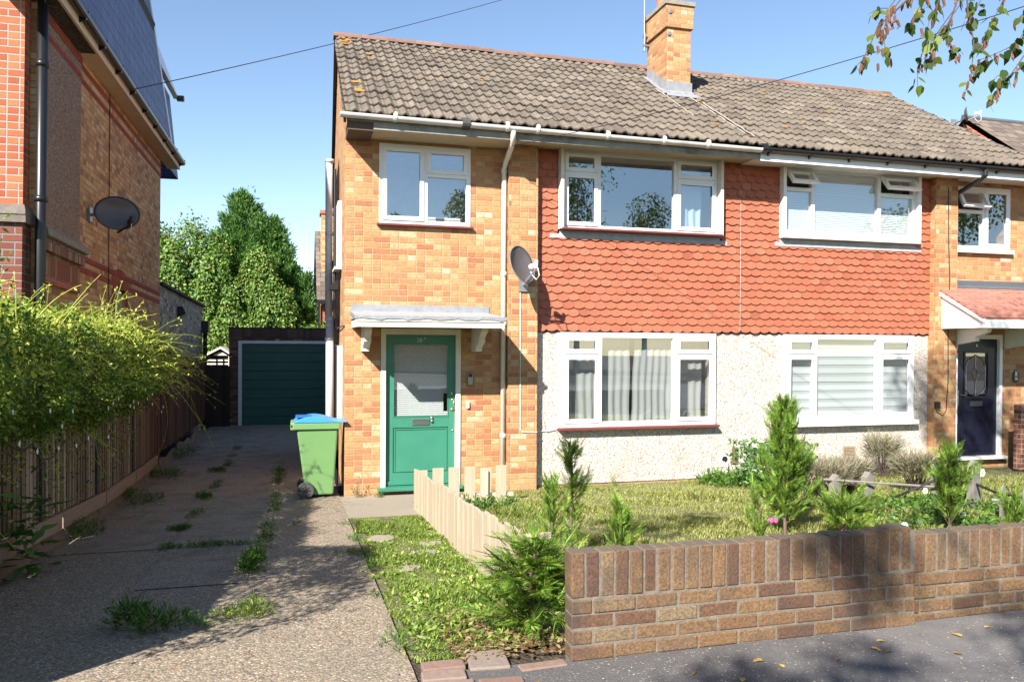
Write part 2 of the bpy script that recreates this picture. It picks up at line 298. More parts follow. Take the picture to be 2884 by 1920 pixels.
m_birchl = leafmat('birch_leaf', [(0, (0.03, 0.065, 0.012)), (0.5, (0.07, 0.13, 0.02)), (0.85, (0.20, 0.28, 0.04)), (1, (0.34, 0.36, 0.07))], 0.5)
m_catkin = leafmat('birch_catkin', [(0, (0.10, 0.04, 0.02)), (1, (0.28, 0.12, 0.06))], 0.1, rough=0.8)
m_grass = leafmat('lawn_blade', [(0, (0.24, 0.33, 0.055)), (0.35, (0.44, 0.52, 0.11)), (0.7, (0.62, 0.62, 0.22)), (1, (0.85, 0.75, 0.42))], 0.45)
m_verge = leafmat('verge_blade', [(0, (0.12, 0.22, 0.03)), (0.5, (0.26, 0.40, 0.06)), (0.85, (0.42, 0.52, 0.11)), (1, (0.66, 0.58, 0.30))], 0.4)
m_weed = leafmat('weed_leaf', [(0, (0.04, 0.11, 0.015)), (0.6, (0.10, 0.22, 0.03)), (1, (0.20, 0.33, 0.05))], 0.3)
m_lav = leafmat('dry_lavender_stem', [(0, (0.12, 0.13, 0.06)), (0.4, (0.24, 0.24, 0.14)), (0.8, (0.36, 0.29, 0.20)), (1, (0.44, 0.34, 0.28))], 0.2)
m_sedum = leafmat('sedum_leaf', [(0, (0.06, 0.17, 0.035)), (1, (0.16, 0.32, 0.09))], 0.25)
m_litter = leafmat('dry_leaf', [(0, (0.13, 0.07, 0.035)), (0.6, (0.26, 0.15, 0.065)), (1, (0.45, 0.33, 0.16))], 0.1)
m_petalw = thin('white_petal', (0.85, 0.84, 0.82), 0.25)
m_petalc = thin('cream_flower_head', (0.74, 0.66, 0.50), 0.2)
m_pink = plain('pink_petal', (0.75, 0.07, 0.22), 0.6)
m_yel = plain('yellow_centre', (0.80, 0.50, 0.04), 0.7)
m_lichen = plain('orange_lichen', (0.55, 0.24, 0.02), 0.95, var=0.25, nscale=40)
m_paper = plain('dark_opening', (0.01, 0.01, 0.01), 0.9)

# ------------------------------------------------------------------ mesh builder
OFF = {}
class MB:
    def __init__(s): s.v = []; s.f = []; s.uvs = {}
    def poly(s, pts, uv=None):
        i = len(s.v); s.v += [tuple(p) for p in pts]; s.f.append(tuple(range(i, i+len(pts))))
        if uv: s.uvs[len(s.f)-1] = uv
        return s
    def box(s, x0, y0, z0, x1, y1, z1, M=None):
        x0, x1 = sorted((x0, x1)); y0, y1 = sorted((y0, y1)); z0, z1 = sorted((z0, z1))
        c = [(x0, y0, z0), (x1, y0, z0), (x1, y1, z0), (x0, y1, z0), (x0, y0, z1), (x1, y0, z1), (x1, y1, z1), (x0, y1, z1)]
        if M is not None: c = [tuple(M @ Vector(p)) for p in c]
        i = len(s.v); s.v += c
        for f in ((0, 3, 2, 1), (4, 5, 6, 7), (0, 1, 5, 4), (1, 2, 6, 5), (2, 3, 7, 6), (3, 0, 4, 7)): s.f.append(tuple(i+k for k in f))
        return s
    def prism(s, pts, d):
        d = Vector(d); n = len(pts); a = [Vector(p) for p in pts]; b = [p+d for p in a]
        nn = sum(((a[i]-a[0]).cross(a[i+1]-a[0]) for i in range(1, n-1)), Vector())
        if nn.dot(d) > 0: a.reverse(); b.reverse()
        i = len(s.v); s.v += [tuple(p) for p in a+b]
        s.f.append(tuple(range(i, i+n))); s.f.append(tuple(range(i+2*n-1, i+n-1, -1)))
        for k in range(n):
            k2 = (k+1) % n; s.f.append((i+k2, i+k, i+n+k, i+n+k2))
        return s
    def tube(s, pts, r, n=8, rend=None, caps=True):
        P = [Vector(p) for p in pts]; m = len(P); i0 = len(s.v)
        prev = None
        for k, p in enumerate(P):
            t = (P[min(k+1, m-1)]-P[max(k-1, 0)]).normalized()
            if prev is None:
                a = t.cross(Vector((0, 0, 1)));  a = a if a.length > 0.1 else t.cross(Vector((1, 0, 0)))
            else: a = prev-t*prev.dot(t)
            a.normalize(); b = t.cross(a); prev = a
            rr = (r[k] if isinstance(r, (list, tuple)) else (r if rend is None else r+(rend-r)*k/(m-1)))
            for j in range(n):
                th = 2*PI*j/n; s.v.append(tuple(p+(a*math.cos(th)+b*math.sin(th))*rr))
        for k in range(m-1):
            for j in range(n):
                j2 = (j+1) % n; a = i0+k*n
                s.f.append((a+j, a+j2, a+n+j2, a+n+j))
        if caps:
            s.f.append(tuple(i0+j for j in range(n-1, -1, -1))); s.f.append(tuple(i0+(m-1)*n+j for j in range(n)))
        return s
    def lathe(s, prof, c, ax=(0, 0, 1), n=24):
        ax = Vector(ax).normalized(); a = ax.orthogonal().normalized(); b = ax.cross(a); c = Vector(c); i0 = len(s.v); m = len(prof)
        for r, h in prof:
            for j in range(n):
                th = 2*PI*j/n; s.v.append(tuple(c+ax*h+(a*math.cos(th)+b*math.sin(th))*r))
        for k in range(m-1):
            for j in range(n):
                j2 = (j+1) % n; q = i0+k*n; s.f.append((q+j, q+j2, q+n+j2, q+n+j))
        s.f.append(tuple(i0+j for j in range(n-1, -1, -1))); s.f.append(tuple(i0+(m-1)*n+j for j in range(n)))
        return s
    def wall(s, x0, x1, z0, z1, y, holes, dep=0.1, thick=0.25):
        xs = sorted({x0, x1, *[h[0] for h in holes], *[h[1] for h in holes]}); zs = sorted({z0, z1, *[h[2] for h in holes], *[h[3] for h in holes]})
        xs = [x for x in xs if x0 <= x <= x1]; zs = [z for z in zs if z0 <= z <= z1]
        for a, b in zip(xs, xs[1:]):
            for c, d in zip(zs, zs[1:]):
                mx, mz = (a+b)/2, (c+d)/2
                if any(h[0] < mx < h[1] and h[2] < mz < h[3] for h in holes): continue
                s.poly([(a, y, c), (b, y, c), (b, y, d), (a, y, d)])
                s.poly([(a, y+thick, c), (a, y+thick, d), (b, y+thick, d), (b, y+thick, c)])
        for (a, b, c, d) in holes:
            s.poly([(a, y, c), (a, y, d), (a, y+thick, d), (a, y+thick, c)]); s.poly([(b, y, c), (b, y+thick, c), (b, y+thick, d), (b, y, d)])
            s.poly([(a, y, c), (a, y+thick, c), (b, y+thick, c), (b, y, c)]); s.poly([(a, y, d), (b, y, d), (b, y+thick, d), (a, y+thick, d)])
        return s
    def build(s, name, mat, parent=None, smooth=False, bevel=0, loc=None, tag=None, kind=None, local=False):
        me = bpy.data.meshes.new(name); o = bpy.data.objects.new(name, me); COL.objects.link(o)
        if parent is not None: off = Vector(OFF.get(parent.name, (0, 0, 0)))
        elif kind: off = Vector((0, 0, 0))
        else:
            A = np.array(s.v); off = Vector(((A[:, 0].min()+A[:, 0].max())/2, (A[:, 1].min()+A[:, 1].max())/2, A[:, 2].min()))
        if loc is not None: off = Vector(loc)
        me.from_pydata([(v[0]-off.x, v[1]-off.y, v[2]-off.z) for v in s.v], [], s.f)
        me.materials.append(mat); me.update()
        ul = me.uv_layers.new(name='UVMap').data; V = s.v
        for p in me.polygons:
            n = p.normal; ax, ay, az = abs(n.x), abs(n.y), abs(n.z); cu = s.uvs.get(p.index)
            for q, li in enumerate(p.loop_indices):
                v = V[me.loops[li].vertex_index]
                if cu: ul[li].uv = cu[q]
                elif ay >= ax and ay >= az: ul[li].uv = (v[0], v[2])
                elif ax >= az: ul[li].uv = (v[1], v[2])
                else: ul[li].uv = (v[0], v[1])
            if smooth: p.use_smooth = True
        if parent is not None: o.parent = parent; OFF[o.name] = tuple(off)
        else: o.location = off; OFF[o.name] = tuple(off)
        if bevel:
            b = o.modifiers.new('bevel', 'BEVEL'); b.width = bevel; b.segments = 2; b.limit_method = 'ANGLE'
        if tag: settag(o, *tag)
        if kind: o['kind'] = kind
        return o

def settag(o, label=None, cat=None, group=None, kind=None):
    if label: o['label'] = label
    if cat: o['category'] = cat
    if group: o['group'] = group
    if kind: o['kind'] = kind
def thing(name, loc, label, cat, group=None, rot=None):
    o = bpy.data.objects.new(name, None); COL.objects.link(o); o.location = loc; o.empty_display_size = 0.2
    if rot: o.rotation_euler = rot; OFF[o.name] = (0, 0, 0)
    else: OFF[o.name] = tuple(loc)
    settag(o, label, cat, group); return o
def copy_tree(o, loc=None, rz=None, label=None, parent=None, sc=None):
    c = o.copy(); COL.objects.link(c)
    if parent is not None: c.parent = parent
    if loc is not None: c.location = loc
    if rz is not None: c.rotation_euler = (0, 0, rz)
    if sc is not None: c.scale = (sc, sc, sc)
    if label: c['label'] = label
    for ch in [x for x in list(SC.objects) if x.parent == o]: copy_tree(ch, parent=c)
    return c

def np_mesh(name, V, nper, mat, parent=None, tag=None, kind=None, loc=None):
    """V: (N, nper, 3) array of separate polygons."""
    N = len(V); me = bpy.data.meshes.new(name); o = bpy.data.objects.new(name, me); COL.objects.link(o)
    if parent is not None: off = np.array(OFF.get(parent.name, (0, 0, 0)), float)
    elif kind: off = np.zeros(3)
    else: off = np.array([(V[..., 0].min()+V[..., 0].max())/2, (V[..., 1].min()+V[..., 1].max())/2, V[..., 2].min()])
    if loc is not None: off = np.array(loc, float)
    v = (V.reshape(-1, 3)-off).astype(np.float32)
    me.vertices.add(N*nper); me.vertices.foreach_set('co', v.ravel())
    me.loops.add(N*nper); me.loops.foreach_set('vertex_index', np.arange(N*nper, dtype=np.int32))
    me.polygons.add(N); me.polygons.foreach_set('loop_start', (np.arange(N)*nper).astype(np.int32))
    try: me.polygons.foreach_set('loop_total', np.full(N, nper, dtype=np.int32))
    except Exception: pass
    me.materials.append(mat); me.update(calc_edges=True); me.validate()
    if parent is not None: o.parent = parent
    else: o.location = off
    OFF[o.name] = tuple(off)
    if tag: settag(o, *tag)
    if kind: o['kind'] = kind
    return o

def unit(a): return a/np.maximum(np.linalg.norm(a, axis=-1, keepdims=True), 1e-9)
def leaves(P, D, N, L, Wd):
    """diamond leaves: base P, direction D, normal N, length L, width Wd -> (n,4,3)"""
    D = unit(D); S = unit(np.cross(D, N)); Nn = np.cross(S, D)
    L = np.asarray(L)[:, None]; Wd = np.asarray(Wd)[:, None]
    mid = P+D*L*0.45+Nn*L*0.06
    return np.stack([P, mid-S*Wd*0.5, P+D*L, mid+S*Wd*0.5], axis=1)
def rdir(n): return unit(rng.normal(size=(n, 3)))

# ================================================================== GROUND
ys = [-80, -6.45, -5, -3.5, -2, -0.3, 4, 8, 12, 60, 400]
xs = [-400, -60, -20, -8, -2.7, 0, 0.7, 5.5, 12, 60, 400]
g = MB()
for a, b in zip(ys, ys[1:]):
    for c, d in zip(xs, xs[1:]):
        g.poly([(c, a, gz(a)-0.012), (d, a, gz(a)-0.012), (d, b, gz(b)-0.012), (c, b, gz(b)-0.012)])
g.build('ground', m_soil, kind='structure')
def sheet(name, x0, x1, y0, y1, mat, dz, x0b=None, x1b=None):
    g = MB(); yy = [y0]+[y for y in ys if y0 < y < y1]+[y1]
    def xa(y): t = (y-y0)/(y1-y0); return x0+((x0b if x0b is not None else x0)-x0)*t
    def xb(y): t = (y-y0)/(y1-y0); return x1+((x1b if x1b is not None else x1)-x1)*t
    for a, b in zip(yy, yy[1:]):
        g.poly([(xa(a), a, gz(a)+dz), (xb(a), a, gz(a)+dz), (xb(b), b, gz(b)+dz), (xa(b), b, gz(b)+dz)])
    return g.build(name, mat, kind='structure')
sheet('driveway', -2.64, -0.06, -9.2, 10.7, m_drive, 0.0)
sheet('driveway_strip', -1.62, -0.92, -4.4, 10.7, m_conc, 0.006, -1.75, -0.80)
sheet('driveway_side_strip', -2.64, -1.68, -2.9, 10.7, m_conc, 0.005, -2.64, -1.81)
sheet('path', -0.06, 1.9, -1.75, -0.02, m_path, 0.004)
sheet('lawn', 0.72, 11.5, -6.3, 0.02, m_turf, 0.001)
sheet('verge', -0.05, 0.70, -6.3, -1.75, m_turf, 0.002)
sheet('pavement', -0.02, 60, -9.2, -6.52, m_asph, 0.004)
sheet('pavement_left', -60, -2.7, -9.2, -7.2, m_asph, 0.003)
sheet('road', -80, 80, -17, -9.2, m_asph, -0.006)

# ================================================================== WINDOWS
def frame_rect(mb, x0, x1, z0, z1, y0, y1, w, M=None):
    mb.box(x0, y0, z0, x0+w, y1, z1, M); mb.box(x1-w, y0, z0, x1, y1, z1, M)
    mb.box(x0+w, y0, z0, x1-w, y1, z0+w, M); mb.box(x0+w, y0, z1-w, x1-w, y1, z1, M)
def window(house, X0, X1, Z0, Z1, y, cols, label=None, fw=0.055, sill=None, openrot=None):
    """cols: list of (xa, xb, kind, zsplit); kinds: fixed, sash, split_sash (both sash), vent (top opens, bottom fixed)"""
    mb = MB(); frame_rect(mb, X0, X1, Z0, Z1, y, y+0.07, fw)
    for (xa, xb, k, zs) in cols[:-1]: mb.box(xb-0.03, y, Z0+fw, xb+0.03, y+0.07, Z1-fw)
    cells = []
    for i, (xa, xb, k, zs) in enumerate(cols):
        a = X0+fw if i == 0 else xa+0.03; b = X1-fw if i == len(cols)-1 else xb-0.03
        if zs:
            mb.box(a, y+0.002, zs-0.028, b, y+0.068, zs+0.028)
            cells.append((a, b, Z0+fw, zs-0.028, 's' if k in ('sash', 'both') else 'f')); cells.append((a, b, zs+0.028, Z1-fw, 'o' if (openrot and k != 'fixed') else 's' if k in ('both', 'vent') else 'f'))
        else: cells.append((a, b, Z0+fw, Z1-fw, 's' if k == 'sash' else 'f'))
    w = mb.build('window', m_white, house, bevel=0.004)
    for (a, b, c, d, k) in cells:
        if k == 'f':
            MB().poly([(a, y+0.035, c), (b, y+0.035, c), (b, y+0.035, d), (a, y+0.035, d)]).build('pane', m_glass, w)
            continue
        a -= 0.012; b += 0.012; c -= 0.012; d += 0.012
        M = None
        if k == 'o':
            M = Matrix.Translation((0, y-0.015, d)) @ Matrix.Rotation(openrot, 4, 'X') @ Matrix.Translation((0, -(y-0.015), -d))
        s = MB(); frame_rect(s, a, b, c, d, y-0.016, y+0.03 if k == 'o' else y-0.001, 0.055, M)
        cs = s.build('casement', m_sash, w, bevel=0.004)
        q = [(a+0.055, y+0.012, c+0.055), (b-0.055, y+0.012, c+0.055), (b-0.055, y+0.012, d-0.055), (a+0.055, y+0.012, d-0.055)]
        if k == 'o': q = [(p[0], y, p[2]) for p in q]; q = [tuple(M @ Vector(p)) for p in q]
        MB().poly(q).build('pane', m_glass, w)
        if k == 's':
            hb = MB(); 
            if d-c > 0.5: hb.box(b-0.045, y-0.045, (c+d)/2-0.07, b-0.028, y-0.017, (c+d)/2+0.05)
            else: hb.box((a+b)/2-0.05, y-0.040, c+0.01, (a+b)/2+0.05, y-0.017, c+0.028)
    if sill:
        MB().box(X0-0.03, y-sill[1], Z0-sill[2], X1+0.03, y+0.06, Z0-0.002).build('sill', sill[0], w, bevel=0.004)
    return w
def room(house, x0, x1, z0, z1, y0, y1, mat=None):
    mb = MB()
    mb.poly([(x0, y1, z0), (x1, y1, z0), (x1, y1, z1), (x0, y1, z1)])
    mb.poly([(x0, y0, z0), (x0, y1, z0), (x0, y1, z1), (x0, y0, z1)]); mb.poly([(x1, y0, z0), (x1, y0, z1), (x1, y1, z1), (x1, y1, z0)])
    mb.poly([(x0, y0, z0), (x1, y0, z0), (x1, y1, z0), (x0, y1, z0)]); mb.poly([(x0, y0, z1), (x0, y1, z1), (x1, y1, z1), (x1, y0, z1)])
    return mb.build('interior', mat or m_room, house)
def curtain(win, x0, x1, z0, z1, y, waves, mat, amp=0.03, lean=0.0, seed=0):
    rr = random.Random(seed); n = waves*8; ph = [rr.uniform(-0.6, 0.6) for _ in range(waves+1)]; mb = MB(); rows = 7
    for j in range(rows+1):
        t = j/rows
        for i in range(n+1):
            u = i/n; k = u*waves; a = amp*(0.35+0.65*(1-t))*(0.7+0.5*abs(ph[min(int(k), waves)]))
            mb.v.append((x0+(x1-x0)*u+lean*(1-t)*(1-u)+0.008*math.sin(9*t+3*u), y+a*math.sin(2*PI*k+ph[min(int(k), waves)]), z0+(z1-z0)*t))
    for j in range(rows):
        for i in range(n): q = j*(n+1)+i; mb.f.append((q, q+1, q+n+2, q+n+1))
    return mb.build('curtain', mat, win, smooth=True)
def slats(win, x0, x1, z0, z1, y, pitch, mat, tilt=0.0, name='blind', hide=None):
    mb = MB(); z = z0
    while z < z1-0.001:
        xe = x1
        if hide and hide[1] < z < hide[2]: xe = hide[0]
        mb.prism([(x0, y-0.003, z), (xe, y-0.003, z), (xe, y+0.004+tilt, z+pitch*0.86), (x0, y+0.004+tilt, z+pitch*0.86)], (0, 0.001, 0)); z += pitch
    return mb.build(name, mat, win)

# ================================================================== CLUB TILES
def club_tiles(house, x0, x1, zbot, ztop, holes, y=-0.012, w=0.156, gauge=0.1035, seed=1):
    rr = random.Random(seed); mb = MB(); n = int((ztop-zbot)/gauge)+1
    for r in range(n):
        z = zbot+r*gauge; off = (r % 2)*w/2; c = math.floor(x0/w)-1
        while c*w+off < x1:
            a = c*w+off; b = a+w-0.0025; c += 1
            if a < x0: a = x0
            if b > x1: b = x1
            if b-a < 0.02: continue
            zt = min(z+gauge+0.035, ztop)
            if zt-z < 0.03: continue
            skip = False
            for h in holes:
                if b > h[0]+0.01 and a < h[1]-0.01 and zt-0.03 > h[2] and z < h[3]:
                    if z+0.03 > h[2]-0.02 and a >= h[0]-0.01 and b <= h[1]+0.01: skip = True
                    elif z+0.03 > h[2]-0.02:
                        if a < h[0]: b = min(b, h[0])
                        else: a = max(a, h[1])
                        if b-a < 0.02: skip = True
                    else: zt = min(zt, h[2]+0.02)
            if skip: continue
            dz = rr.uniform(-0.006, 0.006); dy = rr.uniform(-0.005, 0.003); k = 6
            cx = c*w+off-w/2; drop = 0.028
            bot = [];
            for i in range(k+1):
                xx = a+(b-a)*i/k; t = (xx-(cx))/(w/2); bot.append((xx, z+dz+drop*min(1, t*t)-drop*0.5))
            yb = y-0.030+dy; yt = y-0.006
            pts = [(px, yb, pz) for px, pz in bot]+[(b, yt, zt), (a, yt, zt)]
            mb.prism(pts, (0, 0.013, 0))
    return mb.build('hung_tiles', m_club, house)

# ================================================================== ROOF
YR, ZR, YE, ZE = 2.9, 6.87, -0.56, 4.69
SL = (ZR-ZE)/(YR-YE); RL = math.hypot(ZR-ZE, YR-YE)
def rz(y): return ZE+SL*(y-YE)
def roof_tiles(house, xa_e, xb_e, xa_r, xb_r, rows=14, roll=0.150, seed=3, hole=None):
    rr = random.Random(seed); mb = MB(); nt = Vector((0, -SL, 1)).normalized(); dt = Vector((0, 1, SL)).normalized()
    gauge = RL/rows
    for r in range(rows):
        s0 = r*gauge-(0.05 if r == 0 else 0.0); s1 = (r+1)*gauge+0.04
        t = (s0+s1)/2/RL; xa = xa_e+(xa_r-xa_e)*t; xb = xb_e+(xb_r-xb_e)*t
        c = math.floor(xa/(2*roll))
        while c*2*roll < xb:
            a = max(c*2*roll, xa); b = min((c+1)*2*roll, xb); c += 1
            if b-a < 0.03: continue
            ymid = YE+dt.y*(s0+s1)/2
            if hole and b > hole[0]+0.02 and a < hole[1]-0.02 and ymid > hole[2]+0.08: continue
            lift = rr.uniform(-0.004, 0.006); tw = rr.uniform(-0.004, 0.004); sj = rr.uniform(-0.012, 0.012); k = 12; base = len(mb.v)
            for (s, h) in ((s0+sj, 0.030), (s1, 0.004)):
                for i in range(k+1):
                    x = a+(b-a)*i/k; u = (x/roll) % 1.0
                    hh = 0.036*max(0.0, math.cos((u-0.5)*2*PI*0.95))**0.8 if abs(u-0.5) < 0.27 else 0.0
                    hh += 0.010*math.cos(u*2*PI)*(1 if abs(u-0.5) >= 0.27 else 0)
                    p = Vector((x, YE, ZE))+dt*s+nt*(h+hh+lift+tw*(i/k-0.5))
                    mb.v.append(tuple(p))
            for i in range(k+1):
                mb.v.append(tuple(Vector(mb.v[base+i])-nt*0.020))
            for i in range(k):
                mb.f.append((base+i, base+i+1, base+k+2+i, base+k+1+i))
                mb.f.append((base+2*(k+1)+i, base+2*(k+1)+i+1, base+i+1, base+i))
    o = mb.build('roof', m_rtile, house)
    return o
def roof_deck(house, xa_e, xb_e, xa_r, xb_r):
    mb = MB(); d = 0.035
    mb.poly([(xa_e+0.01, YE+0.03, rz(YE+0.03)-d), (xb_e-0.01, YE+0.03, rz(YE+0.03)-d), (xb_r-0.01, YR, ZR-d), (xa_r+0.01, YR, ZR-d)])
    yb = 2*YR-YE
    mb.poly([(xa_r, YR, ZR), (xb_r, YR, ZR), (xb_r, yb, ZE), (xa_r+0.09, yb, ZE)])
    return mb.build('roof_deck', m_rtile, house)
def ridge(house, xa, xb, seed=5):
    mb = MB(); rr = random.Random(seed); x = xa
    while x < xb-0.05:
        e = min(x+0.44, xb); jz = rr.uniform(-0.006, 0.008); pts = []
        for i in range(9):
            th = PI*(i/8); pts.append((x, YR-0.115*math.cos(th), ZR-0.015+jz+0.095*math.sin(th)))
        mb.prism(pts, (e-x-0.004, 0, 0)); x = e
    return mb.build('ridge_tiles', m_ridge, house)

# ================================================================== HOUSE 28B (left half)
XP = 5.60                      # party line
H1 = thing('semi_detached_house', (2.8, 0, 0), 'yellow brick and red hung-tile half-house with green front door and peeling grey eaves', 'house')
W1 = (0.42, 1.61, 3.47, 4.49); W2 = (2.83, 5.25, 3.50, 4.64); W3 = (2.86, 5.21, 0.80, 2.10)
D1 = (0.45, 1.49, 0.07, 2.125)
mb = MB()
mb.wall(0, 2.2, -0.3, 4.56, 0, [W1, D1])
# gable side wall, slightly out of square like the real one, with the back
bx = 0.105; yb = 2*YR-YE-0.5
mb.poly([(0, 0, -0.4), (0, 0, 4.56), (0.0 + 0.018*0.3, 0.3, 4.9), (0.018*YR, YR, 6.80), (bx, yb, 4.56), (bx, yb, -0.4)], uv=[(0, -0.4), (0, 4.56), (0.3, 4.9), (YR, 6.8), (yb, 4.56), (yb, -0.4)])
mb.poly([(0, 0, 4.56), (0, -0.50, 4.56), (0.0, -0.50, 4.66), (0.0054, 0.3, 4.9)], uv=[(0, 4.56), (-0.5, 4.56), (-0.5, 4.66), (0.3, 4.9)])
mb.poly([(bx, yb, -0.4), (bx, yb, 4.6), (XP, yb, 4.6), (XP, yb, -0.4)])
mb.build('brick_wall', m_brickY, H1)
MB().box(2.10, -0.14, -0.2, 2.50, 0.1, 4.56).build('brick_pier', m_brickY, H1)
MB().box(-0.004, -0.004, 2.150, -0.012, 6, 2.165).build('step_shadow_strip', m_dark, H1)  # thin dark strip painting the shadow line of a small step in the wall
mb = MB(); mb.wall(2.50, XP, 2.10, 4.60, -0.0, [W2]); mb.build('tile_backing', m_dark, H1)
mb = MB(); mb.wall(2.50, XP, 0.03, 2.098, -0.004, [(W3[0], W3[1], W3[2], 2.098)]); mb.build('pebbledash_wall', m_pebble, H1)
MB().box(2.50, 0.012, -0.2, XP, 0.1, 0.03).build('plinth', m_brickY, H1)
club_tiles(H1, 2.50, XP, 2.125, 4.56, [(W2[0]-0.02, W2[1]+0.0, W2[2]-0.075, 5)])
# rooms behind the glass
room(H1, 0.2, 2.0, 2.6, 4.58, 0.26, 1.6, plain('white_room_wall', (0.80, 0.82, 0.84), 0.8)); room(H1, 2.3, 5.5, 2.6, 4.58, 0.26, 3.2); room(H1, 2.3, 5.5, -0.1, 2.4, 0.26, 3.2)
# first floor small window
w = window(H1, *W1, -0.012, [(W1[0], 1.012, 'sash', None), (1.012, W1[1], 'vent', 4.12)], sill=(m_redsill, 0.05, 0.03))
slats(w, 0.5, 1.54, 3.56, 3.60, 0.30, 0.035, m_blind, name='blind')
# big first floor window in its projecting surround
w = window(H1, W2[0]+0.035, W2[1]-0.035, W2[2]+0.01, W2[3]-0.07, -0.05, [(W2[0], 3.40, 'both', 4.265), (3.40, 4.56, 'fixed', None), (4.56, W2[1], 'both', 4.265)], fw=0.05, sill=(m_redsill, 0.11, 0.03))
mb = MB(); mb.box(W2[0]-0.01, -0.15, W2[2]-0.01, W2[0]+0.034, 0.03, W2[3]-0.03); mb.box(W2[1]-0.034, -0.15, W2[2]-0.01, W2[1]+0.01, 0.03, W2[3]-0.03); mb.box(W2[0]-0.01, -0.16, W2[3]-0.03, W2[1]+0.01, 0.03, W2[3]+0.03)
mb.build('surround', m_wpaint, w, bevel=0.003)
MB().prism([(W2[0]-0.13, -0.045, 3.375), (W2[0]-0.13, -0.040, 3.43), (W2[0]+0.01, -0.04, 3.43), (W2[0]+0.01, -0.03, 3.50), (W2[1]+0.01, -0.03, 3.50), (W2[1]+0.02, -0.04, 3.43), (W2[1]+0.13, -0.04, 3.43), (W2[1]+0.13, -0.045, 3.375)], (0, 0.012, 0)).build('apron_flashing', m_lead, w)
curtain(w, 4.60, 5.05, 3.52, 4.5, 0.12, 4, m_curtainb, amp=0.02, seed=2)
# ground floor window
w = window(H1, W3[0], W3[1], W3[2]+0.005, W3[3], -0.055, [(W3[0], 3.43, 'both', 1.80), (3.43, 4.565, 'fixed', None), (4.565, W3[1], 'both', 1.80)], fw=0.07, sill=(m_redsill, 0.07, 0.035))
curtain(w, 2.93, 3.95, 0.85, 2.1, 0.13, 9, m_curtain, amp=0.017, lean=0.0, seed=4)
curtain(w, 4.02, 4.72, 0.85, 2.1, 0.12, 7, m_curtain, amp=0.017, lean=-0.05, seed=5)
curtain(w, 4.60, 5.15, 0.85, 2.1, 0.26, 5, m_curtain, amp=0.012, seed=6)
# eaves
mb = MB(); mb.box(0.30, -0.50, 4.53, 2.13, -0.0, 4.545); mb.box(2.13, -0.50, 4.565, XP, -0.0, 4.58); mb.build('soffit', m_cream, H1)
MB().box(0.0, -0.505, 4.50, 0.30, -0.003, 4.64).build('boxed_end', m_brownb, H1)
mb = MB(); mb.box(0.3, -0.525, 4.515, XP, -0.502, 4.665); mb.box(0.0, -0.527, 4.60, 0.3, -0.507, 4.665); mb.build('fascia', m_fascia, H1)
mb = MB(); 
def gutter(mb, x0, x1, y, z0, z1, r=0.055):
    n = 10; i0 = len(mb.v)
    for (x, z) in ((x0, z0), (x1, z1)):
        for rr in (r, r-0.006):
            for j in range(n+1):
                th = PI+PI*j/n; mb.v.append((x, y+rr*math.cos(th), z+rr*math.sin(th)))
    m = n+1
    for j in range(n):
        mb.f.append((i0+j, i0+2*m+j, i0+2*m+j+1, i0+j+1)); mb.f.append((i0+m+j, i0+m+j+1, i0+3*m+j+1, i0+3*m+j))
    mb.f.append((i0, i0+m, i0+3*m, i0+2*m)); mb.f.append((i0+n, i0+2*m+n, i0+3*m+n, i0+m+n))
    for b in (i0, i0+2*m): mb.f.append(tuple(list(range(b, b+n+1))))
gutter(mb, -0.10, XP, -0.585, 4.668, 4.640)
for x in (0.55, 1.95, 2.35, 3.3, 4.1, 4.75):
    zz = 4.668-0.028*(x+0.1)/(XP+0.1); mb.lathe([(0.060, -0.022), (0.063, -0.015), (0.063, 0.015), (0.060, 0.022)], (x, -0.585, zz+0.0), (1, 0, 0), 16)
mb.build('gutter', m_gutter, H1, smooth=False)
MB().lathe([(0.066, -0.05), (0.068, 0.05)], (1.42, -0.585, 4.66), (1, 0, 0), 12).build('gutter_joint', m_dark, H1)
mb = MB(); mb.tube([(2.03, -0.585, 4.63), (2.03, -0.585, 4.56), (2.05, -0.50, 4.49), (2.055, -0.15, 4.33), (2.055, -0.075, 4.26), (2.055, -0.06, 4.20), (2.052, -0.06, 0.02)], 0.034, 10)
for z in (4.22, 2.86, 2.20, 0.72): mb.tube([(2.054, -0.06, z-0.03), (2.054, -0.06, z+0.03)], 0.041, 10); mb.box(2.04, -0.06, z-0.01, 2.125, -0.02, z+0.01)
mb.build('downpipe', m_wpaint, H1, smooth=True)
rf = roof_tiles(H1, -0.08, XP, -0.02, XP, seed=3, hole=None)
roof_deck(H1, -0.08, XP, -0.02, XP); ridge(H1, -0.03, XP)
mb = MB()
for (a, b, c, d, e, f, s) in [(0.02, 0.22, 0, 0, 0, 0, 0)]: pass
rl = random.Random(31)
def blotch(mb, x, y, r):
    c = Vector((x, y, rz(y)+0.062)); n = Vector((0, -SL, 1)).normalized(); a = Vector((1, 0, 0)); b = n.cross(a); k = 9
    mb.prism([tuple(c+(a*math.cos(2*PI*i/k)*1.5+b*math.sin(2*PI*i/k))*r*rl.uniform(0.5, 1.1)) for i in range(k)], tuple(n*-0.01))
for x, y, r in [(0.1, 2.72, 0.07), (0.2, 2.6, 0.06), (0.12, 2.5, 0.05), (0.1, 2.35, 0.04), (0.16, 0.45, 0.05), (0.19, 0.12, 0.055), (0.45, 1.9, 0.04), (1.6, 2.2, 0.03), (2.0, 1.1, 0.03), (5.45, 1.35, 0.035), (5.55, 1.1, 0.03), (5.2, 0.05, 0.045), (1.9, 2.8, 0.03), (3.1, 2.8, 0.03)]: blotch(mb, x, y, r)
mb.build('lichen', m_lichen, H1)
